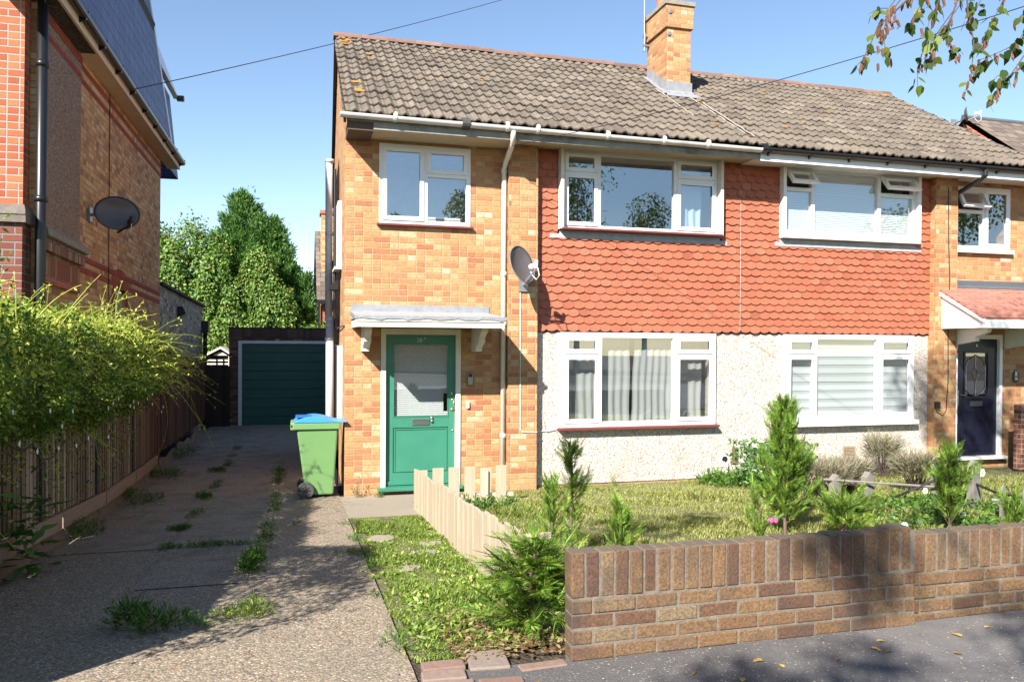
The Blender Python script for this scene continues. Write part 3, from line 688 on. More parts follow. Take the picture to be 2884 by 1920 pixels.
# verge
mb = MB(); mb.prism([(-0.055, YE+0.03, rz(YE)-0.02), (-0.055, YE+0.03, rz(YE)-0.12), (0.005, YR, ZR-0.12), (0.005, YR, ZR-0.0)], (0.03, 0, 0)); mb.build('verge_board', m_brownb, H1)
# chimney
mb = MB(); CX0, CX1, CY0, CY1 = 5.17, 5.59, 1.48, 2.22
mb.box(CX0, CY0, 5.7, CX1, CY1, 7.06); mb.box(CX0-0.035, CY0-0.035, 7.062, CX1+0.035, CY1+0.035, 7.42)
ch = mb.build('chimney', m_brickY, H1); MB().box(CX0-0.06, CY0-0.06, 7.422, CX1+0.06, CY1+0.06, 7.49).build('cap_course', m_stone, ch)
MB().lathe([(0.12, 0), (0.105, 0.04), (0.095, 0.45), (0.115, 0.47), (0.115, 0.52)], (CX0+0.16, CY0+0.50, 7.49), n=20).build('chimney_pot', m_terra, ch, smooth=True)
def zr_(y): return rz(y)+0.05
mb = MB()
st = [(CX0-0.006, CY0-0.006, zr_(CY0)-0.03), (CX0-0.006, CY0-0.006, zr_(CY0)+0.16)]
ny = 6; ptsu = []
for i in range(ny):
    y0 = CY0+(CY1-CY0)*i/ny; y1 = CY0+(CY1-CY0)*(i+1)/ny
    ptsu += [(CX0-0.006, y0+0.01, zr_(y0)+0.23), (CX0-0.006, y1-0.01, zr_(y1)+0.10)]
mb.prism([(CX0-0.006, CY0-0.006, zr_(CY0)-0.03)]+ptsu+[(CX0-0.006, CY1, zr_(CY1)-0.05)], (0.004, 0, 0))
mb.box(CX0-0.006, CY0-0.008, zr_(CY0)-0.03, CX1+0.03, CY0-0.002, zr_(CY0)+0.17)
mb.prism([(CX0-0.10, CY0-0.22, zr_(CY0-0.22)+0.012), (CX1+0.10, CY0-0.22, zr_(CY0-0.22)+0.012), (CX1+0.03, CY0, zr_(CY0)+0.03), (CX0-0.006, CY0, zr_(CY0)+0.03)], (0, 0, -0.01))
mb.prism([(CX0-0.12, CY0-0.1, zr_(CY0-0.1)+0.01), (CX0-0.006, CY0-0.1, zr_(CY0-0.1)+0.012), (CX0-0.006, CY1, zr_(CY1)+0.01), (CX0-0.08, CY1, zr_(CY1)+0.01)], (0, 0, -0.01))
mb.build('flashing', m_leadw, ch)
mb = MB(); mb.tube([(5.08, 2.15, 6.9), (5.08, 2.15, 8.6)], 0.014, 8); mb.build('aerial_mast', m_galv, ch)
mb = MB(); mb.box(5.06, 2.12, 6.98, 5.17, 2.18, 7.01); mb.box(5.06, 2.12, 7.14, 5.14, 2.18, 7.17); mb.tube([(5.08, 2.15, 6.9), (5.08, 2.13, 7.2)], 0.02, 8); mb.build('aerial_bracket', m_galv, ch)
for z in (7.30, 6.96): mb = MB(); mb.lathe([(0.035, 0), (0.035, 0.012), (0.02, 0.016)], (CX0+0.03, CY0-0.037 if z > 7.1 else CY0-0.002, z), (0, -1, 0), 14); mb.build('tie_plate', m_galv, ch)
# pale mortar runs below the chimney
mb = MB()
for (xa, ya, xb, yb2) in [(5.0, 1.5, 5.02, 0.3), (5.45, 1.3, 5.50, -0.35), (5.55, 1.0, 5.585, -0.4)]:
    a = Vector((xa, ya, zr_(ya)+0.02)); b = Vector((xb, yb2, zr_(yb2)+0.02)); mb.tube([tuple(a+(b-a)*t+Vector((rl.uniform(-0.012, 0.012), 0, -0.010*((i % 2))))) for i, t in enumerate(np.linspace(0, 1, 14))], 0.012, 5)
mb.build('mortar_fillet', m_mortar, H1)
# canopy
mb = MB(); mb.prism([(0.07, -0.90, 2.235), (0.07, -0.90, 2.255), (0.07, -0.0, 2.345), (0.07, -0.0, 2.235)], (1.79, 0, 0)); cnp = mb.build('porch_canopy', m_lead, H1)
mb = MB(); n = 24
top = [(0.055+1.82*i/n, -0.912, 2.262) for i in range(n+1)]; bot = [(0.055+1.82*i/n, -0.914, 2.222+0.010*math.sin(i*1.3)+0.006*math.sin(i*2.9)) for i in range(n, -1, -1)]
mb.prism(top+bot, (0, 0.006, 0)); mb.prism([(0.052, -0.912, 2.225), (0.052, -0.912, 2.262), (0.052, 0, 2.35), (0.052, 0, 2.31)], (0.006, 0, 0)); mb.box(0.07, -0.004, 2.34, 1.87, -0.012, 2.43)
mb.build('lead_edge', m_leadw, cnp)
mb = MB(); mb.box(0.08, -0.89, 2.13, 1.85, -0.865, 2.215); mb.box(0.08, -0.865, 2.13, 0.105, -0.003, 2.215); mb.box(1.825, -0.865, 2.13, 1.85, -0.003, 2.215); mb.box(0.065, -0.903, 2.196, 1.86, -0.891, 2.232); mb.box(0.105, -0.863, 2.15, 1.825, -0.003, 2.165)
mb.build('canopy_fascia', m_wpaint, cnp)
for x in (0.20, 1.63):
    pr = [(x, 0, 2.148), (x, -0.62, 2.148), (x, -0.60, 2.09), (x, -0.47, 2.03), (x, -0.44, 1.99), (x, -0.46, 1.96), (x, -0.30, 1.90), (x, -0.27, 1.87), (x, -0.28, 1.84), (x, 0, 1.83)]
    MB().prism(pr, (0.085, 0, 0)).build('bracket', m_wpaint, cnp, bevel=0.003)
# front door
mb = MB(); a, b, c, d = D1
mb.box(a, -0.02, c, a+0.065, 0.11, d); mb.box(b-0.065, -0.02, c, b, 0.11, d); mb.box(a+0.065, -0.02, d-0.075, b-0.065, 0.11, d); mb.box(a-0.0, -0.035, d-0.028, b, -0.021, d+0.004)
dr = mb.build('door_frame', m_wpaint, H1, bevel=0.004)
MB().box(a-0.04, -0.12, 0.055, b+0.02, 0.1, 0.10).build('door_sill', m_greend, dr, bevel=0.004)
DX0, DX1, DZ0, DZ1 = a+0.068, b-0.068, 0.108, d-0.078
GX0, GX1, GZ0, GZ1 = 0.615, 1.335, 0.985, 1.935
door = MB(); y = 0.045
door.box(DX0, y, DZ0, GX0, y+0.045, DZ1); door.box(GX1, y, DZ0, DX1, y+0.045, DZ1); door.box(GX0, y, GZ1, GX1, y+0.045, DZ1); door.box(GX0, y, 0.845, GX1, y+0.045, GZ0); door.box(GX0, y, DZ0, GX1, y+0.045, 0.26)
door.box(GX0, y+0.016, 0.26, GX1, y+0.04, 0.845); frame_rect(door, GX0+0.012, GX1-0.012, 0.272, 0.833, y+0.006, y+0.015, 0.016)
door.box(DX0, y-0.02, DZ0, DX1, y-0.001, DZ0+0.05)
dd = door.build('front_door', m_greend, H1, bevel=0.0025)
MB().poly([(GX0, y+0.02, GZ0), (GX1, y+0.02, GZ0), (GX1, y+0.02, GZ1), (GX0, y+0.02, GZ1)]).build('door_pane', m_glass, dd)
mb = MB(); frame_rect(mb, GX0-0.004, GX1+0.004, GZ0-0.004, GZ1+0.004, y-0.006, y-0.001, 0.014); mb.build('glazing_bead', m_greend, dd)
slats(dd, GX0+0.0, GX1-0.0, GZ0+0.012, GZ1, y+0.045, 0.0262, m_slat, hide=(GX1-0.055, GZ0+0.05, GZ0+0.29))
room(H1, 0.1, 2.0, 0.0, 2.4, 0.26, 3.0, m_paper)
mb = MB(); frame_rect(mb, 0.865, 1.085, 0.875, 0.955, y-0.012, y-0.001, 0.018); mb.box(0.884, y-0.006, 0.894, 1.066, y-0.001, 0.936); mb.build('letter_plate', m_steel, dd, bevel=0.002)
mb = MB(); mb.lathe([(0.02, 0), (0.018, 0.012)], (1.12, y, 0.965), (0, -1, 0), 14); mb.box(1.107, y-0.02, 0.91, 1.133, y-0.001, 0.945); mb.build('knocker', m_steel, dd, smooth=True)
mb = MB(); mb.lathe([(0.020, 0), (0.020, 0.008), (0.010, 0.012)], (1.385, y, 1.29), (0, -1, 0), 14); mb.lathe([(0.013, 0), (0.012, 0.008)], (1.395, y, 0.80), (0, -1, 0), 12); mb.build('lock', m_steel, dd, smooth=True)
mb = MB(); mb.tube([(1.392, y, 1.20), (1.396, y-0.03, 1.195), (1.405, y-0.045, 1.16), (1.402, y-0.045, 1.11), (1.394, y-0.03, 1.08), (1.388, y, 1.07)], 0.009, 8); mb.lathe([(0.02, 0), (0.016, 0.01)], (1.392, y, 1.2), (0, -1, 0), 12); mb.lathe([(0.022, 0), (0.017, 0.01)], (1.388, y, 1.07), (0, -1, 0), 12); mb.build('pull_handle', m_brass, dd, smooth=True)
def text(s, size, loc, mat, parent, name, rot=(PI/2, 0, 0), ext=0.002, align='CENTER'):
    cu = bpy.data.curves.new('t', 'FONT'); cu.body = s; cu.size = size; cu.extrude = ext; cu.align_x = align; cu.offset = 0.001
    to = bpy.data.objects.new('t', cu); COL.objects.link(to); dg = bpy.context.evaluated_depsgraph_get()
    me = bpy.data.meshes.new_from_object(to.evaluated_get(dg)); bpy.data.objects.remove(to)
    me.name = name; o = bpy.data.objects.new(name, me); COL.objects.link(o); me.materials.clear(); me.materials.append(mat)
    o.parent = parent; off = Vector(OFF.get(parent.name, (0, 0, 0))); o.location = Vector(loc)-off; o.rotation_euler = rot; return o
text('28', 0.075, (0.955, y-0.004, 1.955), m_steel, dd, 'door_number'); text('B', 0.036, (1.025, y-0.004, 1.993), m_steel, dd, 'door_letter')
# side wall fittings on the house
mb = MB(); mb.tube([(-0.12, 2.15, 2.30), (-0.12, 2.15, 4.72)], 0.055, 14); mb.tube([(-0.10, 2.15, -0.1), (-0.10, 2.15, 2.35)], 0.062, 14)
for z in (4.70, 3.6, 2.3, 2.2, 2.0): mb.tube([(-0.11, 2.15, z-0.025), (-0.11, 2.15, z+0.025)], 0.068, 14)
mb.build('soil_pipe', m_pipeg, H1, smooth=True)
mb = MB(); mb.box(-0.03, 1.25, 3.02, 0.05, 1.95, 3.95); mb.box(-0.08, 1.2, 2.98, 0.05, 2.0, 3.015); sw = mb.build('side_window', m_white, H1)
mb = MB(); mb.box(-0.05, 0.9, 0.9, 0.05, 1.5, 1.9); mb.build('side_frame', m_white, H1)
mb = MB()
for (yy, z) in ((1.7, 2.88), (3.0, 3.3), (2.6, 2.35)): mb.prism([(0.0, yy, z), (-0.12, yy, z-0.10), (-0.12, yy, z-0.16), (0.0, yy, z-0.16)], (0, 0.22, 0))
mb.tube([(-0.05, 1.0, -0.1), (-0.05, 1.0, 1.9)], 0.025, 8); mb.tube([(-0.05, 1.75, 2.3), (-0.05, 1.75, 4.5)], 0.02, 8)
mb.build('vent_hood', m_black, H1)
# service bits on the pebbledash
mb = MB(); mb.box(5.30, -0.02, 0.18, 5.46, -0.008, 0.36); mb.build('meter_plate', m_wpaint, H1)
MB().lathe([(0.045, 0), (0.045, 0.004)], (5.385, -0.021, 0.29), (0, -1, 0), 18).build('pipe_opening', m_paper, H1)
MB().box(5.50, -0.03, 0.22, 5.60, -0.008, 0.45).build('rusty_vent_cover', plain('rusty_metal', (0.24, 0.13, 0.09), 0.8, var=0.35, nscale=20), H1, bevel=0.006)
mb = MB(); mb.tube([(5.36, -0.03, 0.26), (5.40, -0.06, 0.1), (5.42, -0.04, 0.26)], 0.012, 6); mb.build('waste_pipe', m_wpaint, H1)
mb = MB(); mb.tube([(2.26, -0.148, 2.70), (2.265, -0.148, 1.5), (2.27, -0.148, 0.80), (2.30, -0.148, 0.775), (2.50, -0.148, 0.765), (2.53, -0.02, 0.765), (2.70, -0.02, 0.76), (2.84, -0.03, 0.80)], 0.006, 6)
mb.tube([(2.52, -0.02, 2.0), (2.58, -0.015, 1.2), (2.66, -0.02, 0.76), (2.78, -0.03, 0.52), (2.86, -0.03, 0.62), (2.80, -0.03, 0.80)], 0.003, 5)
mb.build('aerial_cable', m_cablew, H1)
MB().tube([(5.60, -0.035, 4.5), (5.603, -0.04, 3.3), (5.60, -0.045, 2.15)], 0.0022, 5).build('hanging_wire', m_cablew, H1)

# ================================================================== HOUSE (right half)
H2 = thing('semi_detached_house', (8.2, 0, 0), 'right half of the pair with navy front door, pink tiled porch and black gutter', 'house')
XR = 10.95
W5 = (6.27, 8.66, 3.51, 4.60); W6 = (6.33, 8.64, 0.80, 2.10); W7 = (9.41, 10.53, 3.47, 4.47); D2 = (9.45, 10.40, 0.17, 2.125)
mb = MB(); mb.wall(9.2, XR+0.2, -0.3, 4.56, 0, [W7, D2]); mb.poly([(XR+0.2, 0, -0.3), (XR+0.2, yb, -0.3), (XR+0.2, yb, 4.56), (XR+0.2, 0, 4.56)]); mb.poly([(10.62, 0, 4.5), (10.62, yb, 4.5), (10.62, YR, 6.78)])
mb.poly([(XP+0.004, yb, -0.4), (XP+0.004, yb, 4.6), (XR, yb, 4.6), (XR, yb, -0.4)]); mb.build('brick_wall', m_brickY, H2)
MB().box(8.94, -0.15, -0.2, 9.35, 0.1, 4.56).build('brick_pier', m_brickY, H2)
mb = MB(); mb.wall(XP+0.002, 8.94, 2.10, 4.60, 0.0, [W5]); mb.build('tile_backing', m_dark, H2)
mb = MB(); mb.wall(XP+0.002, 8.94, 0.03, 2.098, -0.004, [(W6[0], W6[1], W6[2], 2.098)]); mb.build('pebbledash_wall', m_pebble, H2)
MB().box(XP+0.002, 0.012, -0.2, 8.94, 0.1, 0.03).build('plinth', m_brickY, H2)
club_tiles(H2, XP+0.002, 8.94, 2.125, 4.56, [(W5[0]-0.03, W5[1]+0.02, W5[2]-0.06, 5)], seed=2)
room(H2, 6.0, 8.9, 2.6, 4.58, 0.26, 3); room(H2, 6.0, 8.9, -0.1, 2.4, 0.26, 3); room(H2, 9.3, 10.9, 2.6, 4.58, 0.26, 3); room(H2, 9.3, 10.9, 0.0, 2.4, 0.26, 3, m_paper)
w = window(H2, W5[0]+0.03, W5[1]-0.03, W5[2]+0.08, W5[3]-0.04, -0.055, [(W5[0], 6.80, 'vent', 4.24), (6.80, 7.97, 'fixed', None), (7.97, W5[1], 'vent', 4.24)], fw=0.05, openrot=math.radians(-40))
mb = MB(); mb.box(W5[0]-0.02, -0.13, W5[2]+0.0, W5[0]+0.029, 0.03, W5[3]); mb.box(W5[1]-0.029, -0.13, W5[2], W5[1]+0.02, 0.03, W5[3]); mb.box(W5[0]+0.03, -0.13, W5[2], W5[1]-0.03, 0.03, W5[2]+0.078); mb.box(W5[0]-0.02, -0.13, W5[3]+0.002, W5[1]+0.02, 0.03, W5[3]+0.05)
mb.build('surround', m_white, w, bevel=0.003)
MB().prism([(W5[0]-0.10, -0.045, 3.395), (W5[0]-0.10, -0.04, 3.44), (W5[0], -0.03, 3.505), (W5[1], -0.03, 3.505), (W5[1]+0.10, -0.04, 3.44), (W5[1]+0.10, -0.045, 3.395)], (0, 0.012, 0)).build('apron_flashing', m_lead, w)
slats(w, 6.36, 8.60, 3.60, 4.20, 0.02, 0.0255, m_blind); slats(w, 6.84, 7.93, 4.20, 4.54, 0.02, 0.0255, m_blind)
w = window(H2, W6[0], W6[1], W6[2]+0.01, W6[3], -0.055, [(W6[0], 6.87, 'both', 1.80), (6.87, 7.985, 'fixed', None), (7.985, W6[1], 'both', 1.80)], fw=0.07)
MB().box(W6[0]-0.03, -0.13, W6[2]-0.06, W6[1]+0.04, 0.0, W6[2]+0.008).build('sill', m_white, w, bevel=0.004)
mb = MB(); z = 0.88
while z < 2.05: mb.box(6.40, 0.035, z, 8.58, 0.038, z+0.075); z += 0.128
mb.build('blind', m_blind, w); MB().poly([(6.40, 0.042, 0.87), (8.58, 0.042, 0.87), (8.58, 0.042, 2.08), (6.40, 0.042, 2.08)]).build('sheer_blind', m_sheer, w)
w = window(H2, W7[0], W7[1], W7[2]+0.01, W7[3], -0.012, [(W7[0], 10.0, 'vent', 4.08), (10.0, W7[1], 'sash', None)], openrot=math.radians(-28))
MB().box(W7[0]-0.02, -0.07, W7[2]-0.05, W7[1]+0.03, 0.05, W7[2]+0.008).build('sill', m_white, w, bevel=0.004)
mb = MB(); mb.box(XP, -0.50, 4.545, XR+0.1, 0.3, 4.56); mb.box(XP, -0.525, 4.50, XR+0.1, -0.502, 4.655); mb.box(XP, -0.531, 4.492, XR+0.1, -0.526, 4.515); mb.build('fascia_and_soffit', m_white, H2)
mb = MB(); gutter(mb, XP+0.02, XR, -0.585, 4.655, 4.645)
for i in range(9): x = XP+0.1+i*0.66; mb.prism([(x, -0.53, 4.655), (x, -0.635, 4.64), (x, -0.60, 4.59), (x, -0.53, 4.56)], (0.025, 0, 0))
mb.lathe([(0.068, -0.04), (0.068, 0.04)], (XP+0.01, -0.585, 4.65), (1, 0, 0), 12)
mb.tube([(9.42, -0.585, 4.63), (9.42, -0.585, 4.52), (9.40, -0.50, 4.46), (9.38, -0.12, 4.33), (9.375, -0.055, 4.28), (9.375, -0.05, 2.9)], 0.034, 10)
mb.build('gutter', m_black, H2)
roof_tiles(H2, XP, 10.70, XP, 10.66, seed=8, hole=None); roof_deck(H2, XP, 10.70, XP, 10.66); ridge(H2, XP+0.03, 10.68, seed=9)
mb = MB()
for x, y_, r in [(5.95, 0.9, 0.035), (6.1, 1.9, 0.03), (6.5, 0.2, 0.045), (10.52, 2.75, 0.09), (10.3, 2.8, 0.06), (10.58, 2.5, 0.05), (9.8, 2.8, 0.04), (8.4, 2.75, 0.035), (7.4, 2.1, 0.03), (8.0, 1.2, 0.03), (10.56, 2.2, 0.05), (7.0, 0.5, 0.04)]: blotch(mb, x, y_, r)
mb.build('lichen', m_lichen, H2)
# navy door
a, b, c, d = D2; mb = MB()
mb.box(a, -0.02, c, a+0.06, 0.1, d); mb.box(b-0.06, -0.02, c, b, 0.1, d); mb.box(a+0.06, -0.02, d-0.07, b-0.06, 0.1, d); df = mb.build('door_frame', m_white, H2, bevel=0.004)
MB().box(a-0.03, -0.10, c-0.03, b+0.04, 0.1, c+0.015).build('door_sill', m_white, df, bevel=0.003)
a += 0.063; b -= 0.063; y = 0.03; gx0, gx1, gz0, gz1 = a+0.19, b-0.19, 1.13, 1.83
mb = MB(); mb.box(a, y, c+0.02, gx0, y+0.045, d-0.073); mb.box(gx1, y, c+0.02, b, y+0.045, d-0.073); mb.box(gx0, y, gz1, gx1, y+0.045, d-0.073); mb.box(gx0, y, c+0.02, gx1, y+0.045, gz0)
frame_rect(mb, a+0.14, (a+b)/2-0.02, 0.36, 0.92, y-0.006, y-0.001, 0.018); frame_rect(mb, (a+b)/2+0.02, b-0.14, 0.36, 0.92, y-0.006, y-0.001, 0.018); frame_rect(mb, gx0-0.03, gx1+0.03, gz0-0.03, gz1+0.03, y-0.012, y-0.001, 0.03)
d2 = mb.build('front_door', m_navy, H2, bevel=0.003)
MB().poly([(gx0, y+0.02, gz0), (gx1, y+0.02, gz0), (gx1, y+0.02, gz1), (gx0, y+0.02, gz1)]).build('door_pane', m_glass, d2)
mb = MB(); cx = (gx0+gx1)/2; hw = (gx1-gx0)/2-0.03
arch = [(cx-hw, y+0.012, 1.25), (cx-hw, y+0.012, 1.62), (cx-hw*0.75, y+0.012, 1.72), (cx-hw*0.4, y+0.012, 1.76), (cx, y+0.012, 1.80), (cx+hw*0.4, y+0.012, 1.76), (cx+hw*0.75, y+0.012, 1.72), (cx+hw, y+0.012, 1.62), (cx+hw, y+0.012, 1.25), (cx+hw*0.6, y+0.012, 1.18), (cx, y+0.012, 1.145), (cx-hw*0.6, y+0.012, 1.18), (cx-hw, y+0.012, 1.25)]
mb.tube(arch, 0.007, 6); mb.tube([(cx, y+0.012, 1.60), (cx-0.06, y+0.012, 1.50), (cx, y+0.012, 1.36), (cx+0.06, y+0.012, 1.50), (cx, y+0.012, 1.60)], 0.006, 6); mb.tube([(cx, y+0.012, 1.80), (cx, y+0.012, 1.60)], 0.004, 5); mb.tube([(cx, y+0.012, 1.36), (cx, y+0.012, 1.145)], 0.004, 5); mb.tube([(gx0, y+0.012, 1.5), (cx-0.06, y+0.012, 1.5)], 0.004, 5); mb.tube([(cx+0.06, y+0.012, 1.5), (gx1, y+0.012, 1.5)], 0.004, 5)
mb.build('leaded_pattern', m_steel, d2)
mb = MB(); frame_rect(mb, cx-0.12, cx+0.12, 0.98, 1.06, y-0.012, y-0.001, 0.02); mb.box(cx-0.1, y-0.006, 1.0, cx+0.1, y-0.001, 1.04); mb.build('letter_plate', m_steel, d2)
mb = MB(); mb.box(a+0.03, y-0.012, 1.0, a+0.06, y-0.001, 1.24); mb.tube([(a+0.045, y-0.04, 1.17), (a+0.17, y-0.045, 1.16)], 0.009, 8); mb.build('handle', m_steel, d2)
MB().box(cx-0.012, y-0.008, 1.93, cx+0.012, y-0.001, 1.97).build('door_number', m_steel, d2)
# porch
mb = MB(); px0, px1 = 9.02, 11.1
zf, zb = 2.37, 2.90
mb.poly([(px0, -0.95, zf), (px1, -0.95, zf), (px1, -0.0, zb), (px0+0.0, -0.0, zb)], uv=[(0, 0), (px1-px0, 0), (px1-px0, 1.09), (0, 1.09)])
mb.poly([(px0, -0.95, zf-0.03), (px0, -0.0, zb-0.03), (px1, -0.0, zb-0.03), (px1, -0.95, zf-0.03)]); mb.poly([(px0, -0.95, zf-0.03), (px1, -0.95, zf-0.03), (px1, -0.95, zf), (px0, -0.95, zf)]); mb.poly([(px0, -0.95, zf-0.03), (px0, -0.95, zf), (px0, 0, zb), (px0, 0, zb-0.03)])
pr = mb.build('porch_roof', m_porch, H2)
mb = MB(); mb.box(px0+0.02, -0.94, 2.21, px1, -0.91, zf-0.035); mb.prism([(px0+0.04, -0.91, 2.21), (px0+0.04, -0.91, zf-0.035), (px0+0.04, -0.13, zb-0.12), (px0+0.04, -0.13, 2.21)], (0.03, 0, 0)); mb.box(px0+0.07, -0.905, 2.215, px1, -0.003, 2.23)
mb.prism([(px0+0.005, -0.955, zf-0.09), (px0+0.005, -0.955, zf-0.032), (px0+0.005, -0.13, zb-0.105), (px0+0.005, -0.13, zb-0.17)], (0.03, 0, 0))
mb.build('porch_fascia', m_white, pr)
for x in (9.36, 10.45):
    q = [(x, 0, 2.207), (x, -0.72, 2.207), (x, -0.70, 2.15), (x, -0.48, 2.08), (x, -0.50, 2.02), (x, 0, 1.94)] if x < 10 else [(x, 0, 2.207), (x, -0.6, 2.207), (x, -0.5, 2.1), (x, -0.3, 1.95), (x, 0, 1.90)]
    MB().prism(q, (0.07, 0, 0)).build('porch_bracket', m_white, pr, bevel=0.003)
mb = MB(); mb.box(9.36, -0.02, 2.90, px1, -0.003, 2.98); mb.prism([(9.36, -0.02, 2.905), (9.36, -0.10, 2.86), (9.36, -0.10, 2.85), (9.36, -0.02, 2.89)], (px1-9.36, 0, 0)); mb.build('lead_upstand', m_leadd, pr)
MB().tube([(9.16, -0.156, 4.4), (9.17, -0.156, 3.6), (9.20, -0.156, 3.0), (9.18, -0.156, 2.2), (9.19, -0.156, 1.4), (9.16, -0.156, 0.95), (9.10, -0.156, 0.86), (8.98, -0.156, 0.92)], 0.007, 6).build('wall_cable', m_cable, H2)
MB().box(8.93, -0.21, 0.98, 9.0, -0.152, 1.08).build('junction_box', m_black, H2, bevel=0.005)
mb = MB(); 
for i in range(7): mb.box(7.41, -0.022, 0.262+i*0.021, 7.60, -0.008, 0.272+i*0.021)
frame_rect(mb, 7.39, 7.62, 0.24, 0.42, -0.018, -0.006, 0.018); mb.build('air_brick', plain('buff_terracotta', (0.50, 0.38, 0.26), 0.8), H2)
mb = MB(); mb.prism([(9.37, -0.06, 1.86), (9.43, -0.11, 1.84), (9.43, -0.06, 1.86)], (0, 0, 0.02)); mb.box(9.355, -0.05, 1.60, 9.40, -0.003, 1.80); mb.build('porch_lamp', m_black, H2)
mb = MB(); mb.box(10.10, -0.62, 0.05, 10.33, -0.50, 1.05); mb.box(10.33, -0.62, 0.05, 11.6, -0.50, 1.13)
mb.build('garden_wall', m_brickP, None, tag=('dark red brick garden wall standing beside the navy front door', 'wall'))
# plaque
pl = thing('house_plaque', (10.68, -0.004, 1.36), 'oval black house sign with a windmill on brick beside the navy door', 'sign')
prof = [(10.68+0.062*math.cos(t), -0.003, 1.46+0.105*math.sin(t)) for t in np.linspace(0, 2*PI, 28)[:-1]]
MB().prism(prof, (0, -0.012, 0)).build('plaque', m_black, pl, bevel=0.003)
mb = MB()
for k in range(4):
    t = PI/4+k*PI/2; mb.box(-0.006, 0, 0.0, 0.006, 0.003, 0.035, Matrix.Translation((10.68, -0.019, 1.515)) @ Matrix.Rotation(t, 4, 'Y'))
mb.prism([(10.66, -0.016, 1.47), (10.70, -0.016, 1.47), (10.69, -0.016, 1.51), (10.67, -0.016, 1.51)], (0, -0.002, 0)); mb.box(10.65, -0.019, 1.455, 10.71, -0.016, 1.463)
mb.build('windmill', m_white, pl)
text('28', 0.062, (10.68, -0.017, 1.395), m_white, pl, 'plaque_number')

# ================================================================== things fixed to the houses
def dish(name, base, label, group, scale=1.0, rz_=0.0):
    t = thing(name, base, label, 'satellite dish', group); B = Vector(base)
    return t
def make_dish(base, face, label, sz=0.44, wallv=(0, 1, 0), arm_len=0.40, co=(0, 0, 0.12), dark=False, asp=(0.93, 1.05), pale=False):
    t = thing('satellite_dish', base, label, 'satellite dish', 'satellite dishes on the house walls'); B = Vector(base)
    n = Vector(face).normalized(); up_ = Vector((0, 0, 1)); s = up_.cross(n).normalized(); u = n.cross(s)
    wv = Vector(wallv); c = B-wv*0.30+Vector(co); mb = MB(); nr, na = 6, 28; i0 = 0
    for side in (0, 1):
        for r in range(nr+1):
            for j in range(na):
                th = 2*PI*j/na; rr = sz/2*r/nr; dd_ = 0.055*(r/nr)**2
                mb.v.append(tuple(c+s*rr*math.cos(th)*asp[0]+u*rr*math.sin(th)*asp[1]+n*(dd_-0.006*side)))
    m = (nr+1)*na
    for side in (0, 1):
        for r in range(nr):
            for j in range(na):
                j2 = (j+1) % na; q = side*m+r*na; f = (q+j, q+j2, q+na+j2, q+na+j); mb.f.append(f if side == 0 else f[::-1])
    for j in range(na): j2 = (j+1) % na; q = nr*na; mb.f.append((q+j, q+j2, m+q+j2, m+q+j))
    mb.build('reflector', m_galv if pale else m_dish, t, smooth=True)
    mb = MB(); rim = [tuple(c+s*sz/2*math.cos(2*PI*j/na)*asp[0]+u*sz/2*math.sin(2*PI*j/na)*asp[1]+n*0.055) for j in range(na+1)]; mb.tube(rim, 0.006, 6); mb.build('rim', m_black if dark else m_galv, t)
    mb = MB(); mb.tube([tuple(B), tuple(B-wv*0.22), tuple(c-n*0.03)], 0.02, 8); mb.box(-0.06, -0.012, -0.09, 0.06, 0.012, 0.09, Matrix.Translation(B-wv*0.012) @ Matrix.Rotation(math.atan2(wv.y, wv.x)-PI/2, 4, 'Z')); mb.build('wall_bracket', m_galv, t)
    lo = c-u*sz*0.50+n*0.03; tip = c+n*arm_len-u*sz*0.30+s*(sz*0.30 if dark else 0)
    mb = MB(); mb.tube([tuple(lo), tuple(tip)], 0.014, 6); mb.build('arm', m_black if dark else m_galv, t)
    mb = MB(); mb.tube([tuple(tip+u*0.03), tuple(tip+u*0.06-n*0.05+u*0.0)], 0.03, 10); mb.tube([tuple(tip+u*0.01), tuple(tip+u*0.10+n*0.04)], 0.02, 8); mb.tube([tuple(tip+u*0.05-n*0.05), tuple(tip+u*0.055-n*0.085)], 0.036, 12); mb.build('receiver', m_black if dark else m_white, t)
    mb = MB(); mb.tube([tuple(tip+n*0.03), tuple(tip+n*0.02-u*0.1), tuple(tip-n*0.04-u*0.13), tuple(tip-n*0.09-u*0.05), tuple(tip-n*0.1+u*0.0)], 0.006, 6); mb.build('cable', m_cablew, t)
    return t
make_dish((2.30, -0.142, 2.72), (0.50, -0.82, 0.30), 'dark mesh satellite dish on the brick pier left of the hung tiles', 0.47, co=(-0.14, 0, 0.22), arm_len=0.26)
mb = thing('door_entry_keypad', (1.61, -0.004, 1.40), 'silver key safe with a black top on brick right of the green door', 'key safe')
MB().box(1.58, -0.045, 1.40, 1.645, -0.003, 1.555).build('case', m_steel, mb, bevel=0.006); MB().box(1.587, -0.050, 1.50, 1.638, -0.046, 1.548).build('cover', m_black, mb)
MB().box(1.572, -0.03, 1.09, 1.607, -0.003, 1.18).build('door_bell', m_white, bevel=0.006, tag=('small white doorbell button on brick right of the green door', 'doorbell'))
mb = MB()
for i in range(3): mb.box(5.775+i*0.028, -0.09+i*0.008, -0.02, 5.80+i*0.028, -0.06+i*0.008, 0.52-i*0.03)
mb.build('wooden_stake', m_gpicket, tag=('split grey wooden stake leaning upright against the pebbledash wall', 'stake'))

